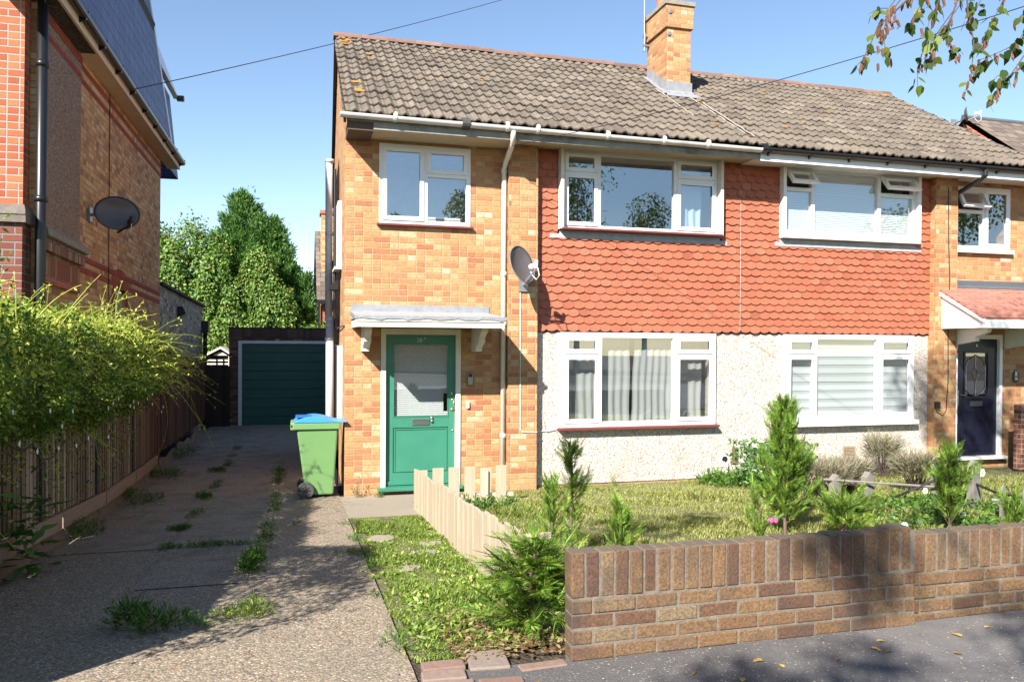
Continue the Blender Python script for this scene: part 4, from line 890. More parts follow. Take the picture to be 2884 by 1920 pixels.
# ================================================================== VICTORIAN HOUSE (left)
VT = 0.034
V = thing('brick_house', (-3.2, -1.0, 0), 'tall old stock-brick house with red bands and blue-grey slate mansard on the left', 'house', rot=(-VT, 0, -0.028))
mb = MB()
def vwall(mb, y0, y1, z0, z1, x, holes=()):
    yz = sorted({y0, y1, *[h[0] for h in holes], *[h[1] for h in holes]}); zz = sorted({z0, z1, *[h[2] for h in holes], *[h[3] for h in holes]})
    for a, b in zip(yz, yz[1:]):
        for c, d in zip(zz, zz[1:]):
            if any(h[0] < (a+b)/2 < h[1] and h[2] < (c+d)/2 < h[3] for h in holes): continue
            mb.poly([(x, a, c), (x, b, c), (x, b, d), (x, a, d)])
    for (a, b, c, d) in holes:
        mb.poly([(x, a, c), (x-0.2, a, c), (x-0.2, a, d), (x, a, d)]); mb.poly([(x, b, c), (x, b, d), (x-0.2, b, d), (x-0.2, b, c)]); mb.poly([(x, a, d), (x-0.2, a, d), (x-0.2, b, d), (x, b, d)]); mb.poly([(x, a, c), (x, b, c), (x-0.2, b, c), (x-0.2, a, c)])
VW = (3.12, 3.80, 1.2, 2.83)
vwall(mb, -0.05, 6.36, -1, 5.52, 0, [VW]); mb.poly([(0, 6.36, -1), (-6, 6.36, -1), (-6, 6.36, 5.5), (0, 6.36, 5.5)]); mb.poly([(-0.15, -0.05, -1), (0, -0.05, -1), (0, -0.05, 5.5), (-0.15, -0.05, 5.5)])
mb.build('side_wall', m_brickV, V)
mb = MB(); mb.box(-0.33, -0.22, 3.32, -0.07, 0.5, 6.5); mb.build('quoin', m_brickR, V)
mb = MB(); mb.box(-0.66, -0.30, -1, -0.045, 0.5, 3.18); mb.build('bay_wall', brick('dark_red_bay_brick', [(0, (0.20, 0.05, 0.03)), (0.7, (0.30, 0.075, 0.04)), (1, (0.24, 0.12, 0.08))], mortar=(0.26, 0.25, 0.23), ms=0.016, seed=21, h=0.077), V)
mb = MB(); mb.prism([(-0.7, -0.36, 3.20), (0.0, -0.36, 3.20), (-0.0, -0.36, 3.24), (-0.05, -0.24, 3.32), (-0.7, -0.24, 3.32)], (0, 0.6, 0)); mb.box(-0.7, -0.35, 3.12, 0.0, 0.3, 3.198); mb.build('stone_ledge', plain('dark_stone_ledge', (0.20, 0.17, 0.14), 0.9, var=0.3, nscale=12, bump=0.006), V)
mb = MB(); mb.box(-6, -0.20, -1, -0.334, 0.4, 6.5); mb.build('front_wall', m_pebble, V)
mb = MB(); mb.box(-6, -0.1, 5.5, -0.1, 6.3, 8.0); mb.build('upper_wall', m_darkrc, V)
MB().box(0.001, 0.02, 3.16, 0.030, 1.34, 5.50).build('roughcast_panel', m_rcast, V)
mb = MB(); mb.prism([(0.001, -0.05, 3.03), (0.12, -0.05, 3.05), (0.11, -0.05, 3.12), (0.031, -0.05, 3.19), (0.001, -0.05, 3.19)], (0, 1.48, 0)); mb.build('panel_coping', m_stone, V)
MB().box(0.001, -0.05, 2.90, 0.085, 1.37, 3.028).build('dentil_course', brick('header_dentil_brick', [(0, (0.22, 0.07, 0.045)), (0.6, (0.33, 0.15, 0.10)), (1, (0.52, 0.40, 0.30))], w=0.05, h=0.3, mortar=(0.2, 0.14, 0.1), split=2, seed=30), V)
MB().box(0.001, -0.05, 2.66, 0.032, 1.36, 2.898).build('patterned_panel', m_dentil, V)
MB().box(0.001, -0.05, 2.565, 0.04, 1.36, 2.655).build('red_course', m_brickR, V)
m_band = brick('red_band_brick', [(0, (0.36, 0.05, 0.025)), (1, (0.46, 0.085, 0.04))], mortar=(0.20, 0.05, 0.03), ms=0.006, seed=33, h=0.2)
mb = MB(); mb.box(-0.01, 1.38, 2.985, 0.004, 6.362, 3.062); mb.box(-0.01, 1.36, 2.84, 0.004, 6.362, 2.915)
mb.box(-0.01, 1.36, 5.17, 0.004, 6.362, 5.245); mb.box(-0.01, 1.36, 5.34, 0.004, 6.362, 5.41)
mb.box(-0.01, -0.04, 5.17, 0.034, 1.358, 5.245); mb.box(-0.01, -0.04, 5.36, 0.040, 1.358, 5.45); mb.build('red_band', m_band, V)
arc = [(0.007, 3.05, 2.60), (0.007, 3.05, 2.98)]+[(0.007, 3.46+0.5*math.sin(t), 2.80+0.36*math.cos(t)) for t in np.linspace(-0.8, 0.8, 7)]+[(0.007, 3.87, 2.98), (0.007, 3.87, 2.60), (0.007, 3.80, 2.60), (0.007, 3.80, 2.78), (0.007, 3.46, 2.86), (0.007, 3.12, 2.78), (0.007, 3.12, 2.60)]
mb = MB(); mb.box(-0.01, 2.98, 2.56, 0.0055, 3.118, 2.80); mb.box(-0.01, 3.802, 2.56, 0.0055, 3.94, 2.80)
for k in range(8):
    t0, t1 = [-0.86+1.72*q/8 for q in (k, k+1)]
    mb.prism([(0.0075, 3.46+0.46*math.sin(t0)*1.0, 2.56+0.30*math.cos(t0)), (0.0075, 3.46+0.46*math.sin(t1), 2.56+0.30*math.cos(t1)), (0.0075, 3.46+0.66*math.sin(t1), 2.62+0.50*math.cos(t1)), (0.0075, 3.46+0.66*math.sin(t0), 2.62+0.50*math.cos(t0))], (-0.02, 0, 0))
mb.build('window_arch', m_band, V)
mb = MB(); mb.box(-0.15, VW[0], VW[2], -0.05, VW[0]+0.06, VW[3]); mb.box(-0.15, VW[1]-0.06, VW[2], -0.05, VW[1], VW[3]); mb.box(-0.15, VW[0], VW[3]-0.08, -0.05, VW[1], VW[3]); vw = mb.build('side_window', m_wpaint, V)
MB().poly([(-0.12, VW[0], VW[2]), (-0.12, VW[1], VW[2]), (-0.12, VW[1], VW[3]), (-0.12, VW[0], VW[3])]).build('pane', m_navy, vw)
mb = MB(); mb.box(0.001, 1.30, 5.50, 0.225, 7.0, 5.515); mb.box(0.20, -0.7, 5.49, 0.228, 7.0, 5.66); mb.build('soffit', m_soffV, V)
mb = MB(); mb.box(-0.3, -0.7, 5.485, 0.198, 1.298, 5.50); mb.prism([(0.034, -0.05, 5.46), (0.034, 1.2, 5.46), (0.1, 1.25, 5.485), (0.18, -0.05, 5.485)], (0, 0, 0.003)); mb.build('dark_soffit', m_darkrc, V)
mb = MB(); n = 10; i0 = len(mb.v)
mb.tube([(0.275, -0.7, 5.63), (0.275, 7.02, 5.63)], 0.052, 12)
for i in range(10): yy = -0.3+i*0.8; mb.prism([(0.225, yy, 5.68), (0.335, yy, 5.66), (0.30, yy, 5.57), (0.225, yy, 5.54)], (0, 0.03, 0))
mb.build('gutter', m_black, V)
mb = MB(); mb.tube([(0.07, -0.14, -1), (0.07, -0.14, 6.6)], 0.052, 12)
for z in (0.9, 3.4, 4.8, 5.6): mb.tube([(0.07, -0.14, z-0.03), (0.07, -0.14, z+0.03)], 0.062, 12)
mb.build('downpipe', m_black, V, smooth=True)
mb = MB(); mb.poly([(0.22, -0.7, 5.66), (0.22, 6.2, 5.66), (-0.22, 6.2, 8.6), (-0.22, -0.7, 8.6)], uv=[(-0.7, 0), (6.2, 0), (6.2, 2.97), (-0.7, 2.97)])
mb.poly([(0.22, 6.2, 5.66), (-5, 6.2, 5.66), (-5, 6.2, 8.6), (-0.22, 6.2, 8.6)]); mb.build('slate_mansard', m_slateh, V)
MB().prism([(0.235, 6.2, 5.66), (0.235, 6.30, 5.66), (-0.20, 6.30, 8.6), (-0.20, 6.2, 8.6)], (-0.04, 0, 0)).build('white_verge', m_white, V)
mb = MB(); mb.poly([(-0.02, 6.9, 5.6), (-0.02, 8.3, 5.6), (-0.20, 8.3, 7.35), (-0.20, 6.9, 7.35)]); mb.poly([(-0.02, 8.3, 5.6), (-3, 8.3, 5.6), (-3, 8.3, 7.35), (-0.2, 8.3, 7.35)]); mb.poly([(-0.02, 6.9, 5.6), (-0.2, 6.9, 7.35), (-3, 6.9, 7.35), (-3, 6.9, 5.6)]); mb.build('dormer_cheek', m_slateh, V)
mb = MB(); mb.prism([(-0.05, 6.75, 7.35), (-0.9, 6.75, 9.6), (-1.0, 6.75, 9.6), (-0.15, 6.75, 7.35)], (0, 1.75, 0)); mb.build('dormer_verge', m_white, V); MB().box(-0.08, 8.40, 7.30, 0.06, 8.5, 7.40).build('dormer_gutter', m_black, V)
MB().tube([(0.01, 2.75, 5.49), (0.012, 2.76, 3.2), (0.01, 2.9, 0.5)], 0.006, 5).build('wall_cable', m_cable, V)
# annex
vwall_ = MB(); vwall_.box(-4, 6.366, -1, -0.004, 11.75, 3.20); vwall_.build('annex', m_brickG, V)
MB().box(-4, 6.366, 3.202, 0.06, 11.85, 3.26).build('annex_coping', m_darkrc, V)
mb = MB(); mb.box(0.0, 11.55, 2.55, 0.16, 11.85, 2.85); mb.tube([(0.07, 11.7, 2.55), (0.07, 11.7, -0.5)], 0.05, 8); mb.build('rainwater_hopper', m_black, V)
mb = MB(); mb.prism([(0, 8.2, 2.72), (0, 8.2, 2.95), (0.1, 8.2, 2.95), (0.17, 8.2, 2.80)], (0, 0.22, 0)); mb.build('bulkhead_light', m_black, V)
bpy.context.view_layer.update()
def vloc(p): return V.matrix_world @ Vector(p)
dp = vloc((0.0, 1.85, 3.62))
dv = make_dish(tuple(dp), (0.30, -0.92, 0.12), 'large dark satellite dish on the old brick side wall at left', 0.50, wallv=(-1, 0.03, 0), arm_len=0.12, co=(0.02, 0.0, 0.02), dark=True, asp=(1.05, 0.86))

# ================================================================== GARAGE, GATE, SHED, FAR HOUSES
G = thing('garage', (-0.6, 10.7, -0.2), 'flat-roofed dark brick garage with a dark green door at the end of the drive', 'garage')
GD = (-2.01, 0.28, -0.3, 1.97)
mb = MB(); mb.wall(-2.23, 1.2, -0.4, 2.28, 10.7, [GD]); mb.poly([(-2.23, 10.7, -0.4), (-2.23, 10.7, 2.28), (-2.23, 15.9, 2.28), (-2.23, 15.9, -0.4)]); mb.poly([(1.2, 10.7, -0.4), (1.2, 15.9, -0.4), (1.2, 15.9, 2.28), (1.2, 10.7, 2.28)]); mb.poly([(-2.23, 15.9, -0.4), (-2.23, 15.9, 2.28), (1.2, 15.9, 2.28), (1.2, 15.9, -0.4)])
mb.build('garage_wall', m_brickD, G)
mb = MB(); x = -2.23
while x < 1.19: mb.box(x+0.004, 10.685, 2.055, min(x+0.071, 1.2), 10.75, 2.279); x += 0.075
mb.build('soldier_course', islandmat('dark_soldier_brick', [(0, (0.10, 0.06, 0.045)), (1, (0.22, 0.13, 0.09))]), G)
MB().box(-2.24, 10.68, 2.281, 1.22, 15.95, 2.31).build('garage_roof', m_darkrc, G)
mb = MB(); mb.box(-2.01, 10.69, -0.3, -1.925, 10.78, 1.97); mb.box(0.2, 10.69, -0.3, 0.285, 10.78, 1.97); mb.box(-1.925, 10.69, 1.90, 0.2, 10.78, 1.97); mb.build('garage_frame', m_white, G)
mb = MB(); z = -0.19
for i in range(9):
    zz = z+i*0.2325; mb.box(-1.924, 10.745, zz+0.006, 0.199, 10.785, zz+0.2265); mb.box(-1.924, 10.76, zz-0.006, 0.199, 10.79, zz+0.006)
mb.build('garage_door', m_greeng, G, bevel=0.004)
gt = MB(); x = -2.76
while x < -2.25:
    gt.box(x, 10.5, -0.18, x+0.0945, 10.525, 1.34); x += 0.095
gate = gt.build('side_gate', m_gate, tag=('dark timber side gate with slotted top between fence and garage', 'gate'))
mb = MB(); mb.box(-2.78, 10.53, 1.20, -2.235, 10.56, 1.37); mb.box(-2.78, 10.53, 1.41, -2.235, 10.56, 1.46); mb.box(-2.78, 10.53, 1.50, -2.235, 10.56, 1.60); mb.box(-2.52, 10.53, 1.37, -2.48, 10.56, 1.5); mb.box(-2.36, 10.53, 1.37, -2.32, 10.56, 1.5); mb.build('rail', m_gate, gate)
S = thing('garden_shed', (-2.9, 14.3, -0.2), 'small shed with pale gabled roof behind the side gate', 'shed')
mb = MB(); mb.prism([(-3.2, 14, -0.2), (-2.4, 14, -0.2), (-2.4, 14, 1.45), (-2.72, 14, 1.66), (-3.2, 14, 1.40)], (0, 1.8, 0)); mb.build('shed_wall', m_wpaint, S)
mb = MB(); mb.prism([(-3.35, 13.9, 1.40), (-3.35, 13.9, 1.46), (-2.72, 13.9, 1.80), (-2.72, 13.9, 1.74)], (0, 2, 0)); mb.prism([(-2.72, 13.9, 1.74), (-2.72, 13.9, 1.80), (-2.3, 13.9, 1.52), (-2.3, 13.9, 1.46)], (0, 2, 0)); mb.build('shed_roof', m_wpaint, S)
F = thing('brick_house', (3, 18, -0.2), 'distant brick house with brown tiled roof seen behind the grey soil pipe', 'house')
mb = MB(); mb.box(0.16, 16.2, -0.3, 6, 21.8, 3.35); mb.build('wall', m_brickR, F)
mb = MB(); mb.poly([(0.03, 16.0, 3.3), (6.2, 16.0, 3.3), (6.2, 19, 5.95), (0.03, 19, 5.95)], uv=[(0, 0), (6.2, 0), (6.2, 4), (0, 4)]); mb.poly([(0.03, 22, 3.3), (0.03, 19, 5.95), (6.2, 19, 5.95), (6.2, 22, 3.3)]); mb.poly([(0.16, 16.2, 3.3), (0.16, 19, 5.9), (0.16, 21.8, 3.3)]); mb.build('roof', m_rooffar, F)
mb = MB(); mb.box(0.03, 15.95, 3.18, 6.2, 16.0, 3.32); mb.box(0.08, 16.1, 2.3, 0.14, 16.15, 3.2); mb.build('gutter', m_black, F)
mb = MB(); mb.box(0.20, 17.2, 4.2, 0.75, 17.9, 6.3); chm = mb.build('chimney', m_brickV, F); MB().box(0.16, 17.15, 6.3, 0.8, 17.95, 6.42).build('chimney_cap', m_brickR, chm)
# terrace at right
T = thing('brick_house', (16, 4, 0), 'far red-brick gable house with brown tiled roof at the right edge', 'house')
mb = MB(); xg = 13.72; mb.box(xg+0.05, 1.2, -0.2, 20, 7.4, 4.9); mb.poly([(xg+0.05, 0.8, 4.3), (xg+0.05, 4, 6.78), (xg+0.05, 7.4, 4.3)]); mb.build('wall', m_brickR, T)
mb = MB(); mb.poly([(xg-0.06, 0.3, 4.07), (20, 0.3, 4.07), (20, 4, 6.99), (xg-0.06, 4, 6.99)], uv=[(0, 0), (6.3, 0), (6.3, 4.7), (0, 4.7)]); mb.poly([(xg-0.06, 7.8, 4.07), (xg-0.06, 4, 6.99), (20, 4, 6.99), (20, 7.8, 4.07)]); mb.build('roof', m_rooffar, T)
mb = MB(); mb.tube([(xg-0.1, 4, 6.99), (20, 4, 6.99)], 0.055, 10); mb.build('ridge', m_leadd, T)
mb = MB(); mb.prism([(xg-0.05, 0.35, 3.60), (xg-0.05, 0.35, 3.80), (xg-0.05, 4, 6.66), (xg-0.05, 4, 6.40)], (0.08, 0, 0)); mb.prism([(xg-0.09, 0.35, 3.80), (xg-0.09, 0.35, 3.96), (xg-0.09, 4, 6.84), (xg-0.09, 4, 6.66)], (0.08, 0, 0)); mb.prism([(xg-0.0, 0.5, 3.68), (xg-0.0, 0.5, 3.80), (xg-0.0, 4, 6.66), (xg-0.0, 4, 6.54)], (0.06, 0, 0)); mb.build('verge', m_brickR, T)
td = make_dish((13.40, 4.05, 6.85), (0.72, -0.70, 0.10), 'small dark satellite dish standing on the far roof ridge at right', 0.30, wallv=(0, 1, 0.0), pale=False, arm_len=0.28)
mb = MB(); mb.tube([(13.50, 4.05, 6.95), (13.50, 4.05, 6.2)], 0.02, 8); mb.build('pole', m_galv, td)

# ================================================================== WIRES
def sag(a, b, s, n=16): 
    a = Vector(a); b = Vector(b); return [tuple(a+(b-a)*t-Vector((0, 0, 4*s*t*(1-t)))) for t in np.linspace(0, 1, n)]
MB().tube(sag((-2.78, 1.75, 5.42), (6.6, 10.2, 11.9), 0.10), 0.007, 6).build('telephone_wire', m_cable, tag=('dark telephone wire running from the old house eaves up behind the roof', 'wire'))
MB().tube(sag((2.05, -0.5, 4.45), (6.2, -6.5, 4.95), 0.13), 0.004, 6).build('telephone_wire', m_cable, tag=('dark telephone wire crossing the sky from the pier top to upper right', 'wire'))

# ================================================================== FRONT WALL
def brick_wall(x0, x1, yf, z0, label, seed, soldier=0.215, courses=4, thick=0.1025, slope=0.0, bump=0):
    rr = random.Random(seed); t = thing('garden_wall', ((x0+x1)/2, yf+thick/2, z0), label, 'wall', 'low brick walls along the pavement'); mb = MB()
    for r in range(courses):
        z = z0+r*0.075; x = x0-(0.1125 if r % 2 else 0)
        while x < x1-0.02:
            a = max(x, x0); b = min(x+0.215, x1); x += 0.225
            if b-a < 0.03: continue
            j = rr.uniform(-0.004, 0.004); jz = rr.uniform(-0.0025, 0.0025); rot = rr.uniform(-0.012, 0.012)
            c = Vector(((a+b)/2, yf+thick/2, z+0.0325)); M = Matrix.Translation(c) @ Matrix.Rotation(rot, 4, 'Y') @ Matrix.Translation(-c)
            mb.box(a, yf+j, z+jz, b, yf+thick+j, z+0.065+jz, M)
    x = x0; z = z0+courses*0.075; i = 0
    while x < x1-0.03:
        b = min(x+0.065, x1); j = rr.uniform(-0.004, 0.005); jz = rr.uniform(-0.005, 0.005)+(0.012 if bump and x > x1-bump else 0)
        c = Vector(((x+b)/2, yf, z)); M = Matrix.Translation(c) @ Matrix.Rotation(rr.uniform(-0.012, 0.012), 4, 'Y') @ Matrix.Translation(-c)
        mb.box(x, yf+j, z, b, yf+thick+j, z+soldier+jz, M); x += 0.0755
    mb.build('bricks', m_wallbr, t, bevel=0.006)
    mo = MB(); mo.box(x0+0.004, yf+0.005, z0-0.05, x1-0.004, yf+thick-0.005, z0+courses*0.075+soldier-0.006); mo.build('mortar', m_mortarw, t)
    return t
brick_wall(0.68, 2.66, -6.56, 0.435, 'low front wall of weathered brick with upright top bricks, nearer the driveway', 3, bump=0.26)
brick_wall(2.665, 7.6, -6.47, 0.385, 'low front wall of weathered brick set back beyond the first wall at right', 4)
rr = random.Random(9); mb = MB()
for i, (x, y_, w_, d_) in enumerate([(-0.02, -6.50, 0.2, 0.095), (-0.04, -6.63, 0.2, 0.095), (0.20, -6.55, 0.19, 0.2), (0.42, -6.60, 0.23, 0.07), (-0.02, -6.74, 0.2, 0.09), (0.2, -6.75, 0.2, 0.09)]):
    M = Matrix.Translation((x+w_/2, y_+d_/2, 0.44)) @ Matrix.Rotation(rr.uniform(-0.08, 0.08), 4, 'Z'); mb.box(-w_/2, -d_/2, -0.04, w_/2, d_/2, rr.uniform(0.0, 0.014), M)
mb.build('edging_bricks', m_edgebr, tag=('loose pinkish edging bricks set flat at the end of the grass verge', 'edging'), bevel=0.006)

# ================================================================== PICKET FENCES
PF = thing('picket_fence', (0.7, -3.5, 0.2), 'low new pine picket fence between the driveway verge and the lawn', 'fence', 'new pine picket fences')
rr = random.Random(5); yy = -1.32
while yy > -5.66:
    z = gz(yy); h = 0.455+rr.uniform(-0.016, 0.016); y1 = yy-rr.uniform(0.115, 0.135); 
    MB().box(0.686+rr.uniform(-0.012, 0.006), y1, z-0.02, 0.708, yy, z+h).build('picket', m_picket, PF, bevel=0.002); yy -= 0.172
for zo in (0.14, 0.34):
    MB().prism([(0.709, -1.3, gz(-1.3)+zo), (0.709, -5.66, gz(-5.66)+zo), (0.709, -5.66, gz(-5.66)+zo+0.045), (0.709, -1.3, gz(-1.3)+zo+0.045)], (0.035, 0, 0)).build('rail', m_picket, PF)
MB().box(0.712, -5.70, gz(-5.7)-0.05, 0.86, -5.675, gz(-5.7)+0.46).build('end_board', m_picket, PF)
PR = thing('picket_fence', (1.3, -1.15, 0.05), 'short new pine picket fence returning towards the brick pier by the green door', 'fence', 'new pine picket fences')
x = 0.74
while x < 1.85:
    h = 0.44+rr.uniform(-0.01, 0.02); MB().box(x, -1.17, 0.03, x+0.128, -1.152, 0.05+h).build('picket', m_picket, PR, bevel=0.002); x += 0.188
MB().box(0.72, -1.150, 0.14, 1.9, -1.115, 0.185).build('rail', m_picket, PR); MB().box(1.50, -1.20, 0.02, 1.58, -1.173, 0.46).build('loose_board', m_picket, PR)
# grey picket fence at right
GP = thing('picket_fence', (6.2, -3.4, 0.2), 'old grey pointed picket fence in the right-hand garden', 'fence')
def gpick(x, y_, h, w_=0.075, t_=0.02, ang=0.15, base=None):
    z = gz(y_)-0.02; pts = [(-w_/2, 0, 0), (w_/2, 0, 0), (w_/2, 0, h-0.06), (0, 0, h), (-w_/2, 0, h-0.06)]
    M = Matrix.Translation((x, y_, z)) @ Matrix.Rotation(ang, 4, 'Z'); MB().prism([tuple(M @ Vector(p)) for p in pts], tuple((M.to_3x3() @ Vector((0, t_, 0))))).build('picket', m_gpicket, GP)
for (x, y_, h) in [(6.50, -2.70, 0.45), (6.58, -2.90, 0.44), (6.02, -4.05, 0.36), (6.13, -4.20, 0.36), (6.24, -4.35, 0.36), (6.35, -4.5, 0.36)]: gpick(x, y_, h)
for (x, y_, h) in [(5.75, -2.55, 0.36), (5.35, -2.5, 0.34), (6.48, -3.30, 0.52)]: gpick(x, y_, h, 0.11, 0.08)
mb = MB(); mb.tube([(5.2, -2.45, 0.42), (6.6, -2.9, 0.34)], 0.014, 6); mb.tube([(5.95, -3.98, 0.45), (6.5, -4.6, 0.48)], 0.018, 6); mb.build('rail', m_gpicket, GP)
mb = MB(); mb.tube([(5.55, -2.8, 0.16), (6.10, -2.75, 0.30), (6.45, -2.85, 0.46), (6.50, -3.25, 0.46), (6.28, -3.7, 0.46), (6.15, -4.15, 0.49), (6.4, -4.6, 0.52)], 0.014, 6); mb.build('black_hose', m_cable, tag=('black garden hose looped along the old grey pickets', 'hose'))

# ================================================================== LEFT FENCE
LF = thing('board_fence', (-2.65, 0, 0), 'weathered close-board fence with gravel board along the left side of the driveway', 'fence')
rr = random.Random(12); mb = MB(); mb2 = MB(); yy = -7.2
FT = lambda y: 1.86-0.032*(y+1)
while yy < 9.45:
    w_ = 0.105; x = -2.655+rr.uniform(-0.004, 0.004); zb_ = gz(yy)+0.27; top = FT(yy)+rr.uniform(-0.012, 0.012)
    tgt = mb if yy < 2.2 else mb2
    tgt.prism([(x-0.016, yy, zb_), (x+0.008, yy, zb_), (x-0.002, yy+w_*1.1, zb_), (x-0.016, yy+w_*1.1, zb_)], (0, 0, top-zb_)); yy += w_*0.95
    if rr.random() < 0.03: yy += 0.03
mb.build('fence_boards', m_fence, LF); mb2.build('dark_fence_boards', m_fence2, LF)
mb = MB(); yy = -7.2
while yy < 1.8:
    e = yy+1.62; mb.prism([(-2.64, yy, gz(yy)+0.12), (-2.64, e, gz(e)+0.12), (-2.64, e, gz(e)+0.27), (-2.64, yy, gz(yy)+0.27)], (0.028, 0, 0)); yy += 1.66
mb.build('gravel_board', m_gravelb, LF, bevel=0.003)
mb = MB(); n = 60
top = []; 
for i in range(n):
    y0 = -7.2+16.6*i/n; y1 = -7.2+16.6*(i+1)/n; b0 = 0.10+0.03*math.sin(i*1.7)+0.02*math.sin(i*0.6); b1 = 0.10+0.03*math.sin((i+1)*1.7)+0.02*math.sin((i+1)*0.6)
    mb.poly([(-2.60-0.5*b0+0.05, y0, gz(y0)-0.02), (-2.60-0.5*b1+0.05, y1, gz(y1)-0.02), (-2.655, y1, gz(y1)+b1+0.06), (-2.655, y0, gz(y0)+b0+0.06)])
mb.build('plinth', m_plinth, LF)
for yp in (-7.2, -6.4, -4.6, -2.78, -0.9, 1.0, 2.9, 4.8, 6.7, 8.7):
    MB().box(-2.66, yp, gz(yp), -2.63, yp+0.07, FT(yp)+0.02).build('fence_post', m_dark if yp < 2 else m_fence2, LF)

# ================================================================== BIN
Bn = thing('wheelie_bin', (-0.33, 0.2, gz(0.2)), 'green wheelie bin with a blue lid at the corner of the brick house', 'bin')
zb0 = gz(0.1)+0.005
def lerp(a, b, t): return a+(b-a)*t
mb = MB(); by0, by1 = -0.04, 0.40      # near face, far face
def ring(z, x0, x1, y0, y1): return [(x0, y0, z), (x1, y0, z), (x1, y1, z), (x0, y1, z)]
R0 = ring(zb0+0.03, -0.475, -0.135, by0+0.05, by1-0.05); R1 = ring(zb0+0.86, -0.585, -0.085, by0, by1)
i = len(mb.v); mb.v += R0+R1
for f in ((3, 2, 1, 0), (0, 1, 5, 4), (1, 2, 6, 5), (2, 3, 7, 6), (3, 0, 4, 7), (4, 5, 6, 7)): mb.f.append(f)
body = mb.build('body', m_bingreen, Bn, bevel=0.02)
mb = MB(); mb.box(-0.635, by0-0.028, zb0+0.86, -0.055, by1+0.028, zb0+0.945); mb.prism([(-0.66, by0+0.03, zb0+0.85), (-0.60, by0+0.03, zb0+0.85), (-0.60, by0+0.03, zb0+0.95), (-0.66, by0+0.03, zb0+0.95)], (0, 0.38, 0)); mb.build('rim', m_bingreen, body, bevel=0.012)
lid = MB(); n = 10; prof = []
for i in range(n+1):
    t = i/n; prof.append((-0.62+0.645*t, zb0+0.955+0.075*math.sin(PI*min(1, t*1.25))*(1-0.4*t)))
lid.prism([(x, by0-0.035, z) for x, z in prof]+[(0.015, by0-0.035, zb0+0.945), (-0.62, by0-0.035, zb0+0.947)], (0, (by1-by0)+0.07, 0)); ld = lid.build('lid', m_binblue, Bn, bevel=0.01)
mb = MB(); mb.box(-0.60, by0+0.08, zb0+1.0, -0.40, by0+0.36, zb0+1.018); mb.build('lid_recess', plain('darker_blue_plastic', (0.02, 0.14, 0.50), 0.4), ld, bevel=0.006)
mb = MB(); mb.tube([(-0.64, by0+0.03, zb0+0.90), (-0.64, by1-0.03, zb0+0.90)], 0.017, 10); mb.build('handle', m_dark, Bn)
for yy in (by0-0.015, by1-0.035):
    wh = MB(); wh.lathe([(0.055, 0.012), (0.062, 0.0), (0.098, 0.0), (0.104, 0.012), (0.104, 0.038), (0.098, 0.05), (0.05, 0.05)], (-0.475, yy+0.05, zb0+0.100), (0, -1, 0), 28); wo = wh.build('wheel', m_dark, Bn, smooth=False)
    mb = MB()
    for k in range(8):
        t = 2*PI*k/8; mb.box(-0.006, 0, 0.01, 0.006, 0.006, 0.058, Matrix.Translation((-0.475, yy-0.004, zb0+0.100)) @ Matrix.Rotation(t, 4, 'Y'))
    mb.lathe([(0.016, 0), (0.014, 0.012)], (-0.475, yy+0.004, zb0+0.1), (0, -1, 0), 12); frame = mb.build('hub', m_black, wo)
MB().tube([(-0.475, by0+0.02, zb0+0.10), (-0.475, by1-0.02, zb0+0.10)], 0.012, 8).build('axle', m_steel, Bn)

# ================================================================== VEGETATION
def grass(name, x0, x1, y0, y1, n, hmin, hmax, mat, label=None, mask=None, lean=0.9, wd=0.005, clump=0.0):
    x = rng.uniform(x0, x1, n*2); y = rng.uniform(y0, y1, n*2)
    if mask is not None: k = mask(x, y); x, y = x[k], y[k]
    x, y = x[:n], y[:n]; n = len(x)
    z = np.array([gz(t) for t in y]); ang = rng.uniform(0, 2*PI, n); ln = rng.uniform(0.1, lean, n); 
    patch = 0.6+0.4*np.sin(x*2.1+1.3*np.sin(y*1.7))*np.cos(y*2.6+x)+0.25*np.sin(x*7+y*5)
    h = rng.uniform(hmin, hmax, n)*np.clip(patch, 0.35, 1.4)
    d = np.stack([np.cos(ang)*ln, np.sin(ang)*ln, np.ones(n)], 1); d = unit(d)
    s = np.stack([-np.sin(ang+0.4), np.cos(ang+0.4), np.zeros(n)], 1)*wd
    P = np.stack([x, y, z-0.005], 1); mid = P+d*(h*0.55)[:, None]; tip = P+(d*h[:, None])+np.stack([np.cos(ang), np.sin(ang), -0.5*np.ones(n)], 1)*(h*0.25*ln)[:, None]
    Vv = np.stack([P-s*0.5, P+s*0.5, mid+s*0.4, tip, mid-s*0.4], 1)
    o = np_mesh(name, Vv, 5, mat, kind='stuff'); return o
lm = lambda x, y: ~((x > 8.7) & (y > -0.8)) & ((y < -0.10) | (x > 2.5)) & ~((x > 9.3) & (y > -1.2) & (x < 10.2))
grass('lawn_grass', 0.75, 6.4, -6.3, -0.05, 110000, 0.025, 0.09, m_grass, mask=lambda x, y: (x > 0.95+0*y) & ((y < -1.3) | (x > 1.95)) & ((y < -0.3) | (x > 2.55)))
grass('lawn_grass', 6.4, 11.4, -5.5, -0.05, 36000, 0.04, 0.11, m_grass, mask=lambda x, y: ~((x > 9.3) & (y > -0.9)))
grass('lawn_grass', 0.75, 1.9, -5.6, -1.0, 9000, 0.05, 0.14, m_verge, mask=lambda x, y: rng.random(len(x)) < 0.7)
vmask = lambda x, y: (x > -0.03+0.05*np.sin(y*5)) & ~((np.sin(x*9+2)*np.sin(y*4.1+1) > 0.62) & (y > -4.4)) & ~((y < -5.4) & (x > 0.35+0.1*(y+6)) )
grass('verge_grass', -0.06, 0.70, -6.35, -1.85, 36000, 0.02, 0.075, m_verge, mask=vmask, lean=1.2, wd=0.006)

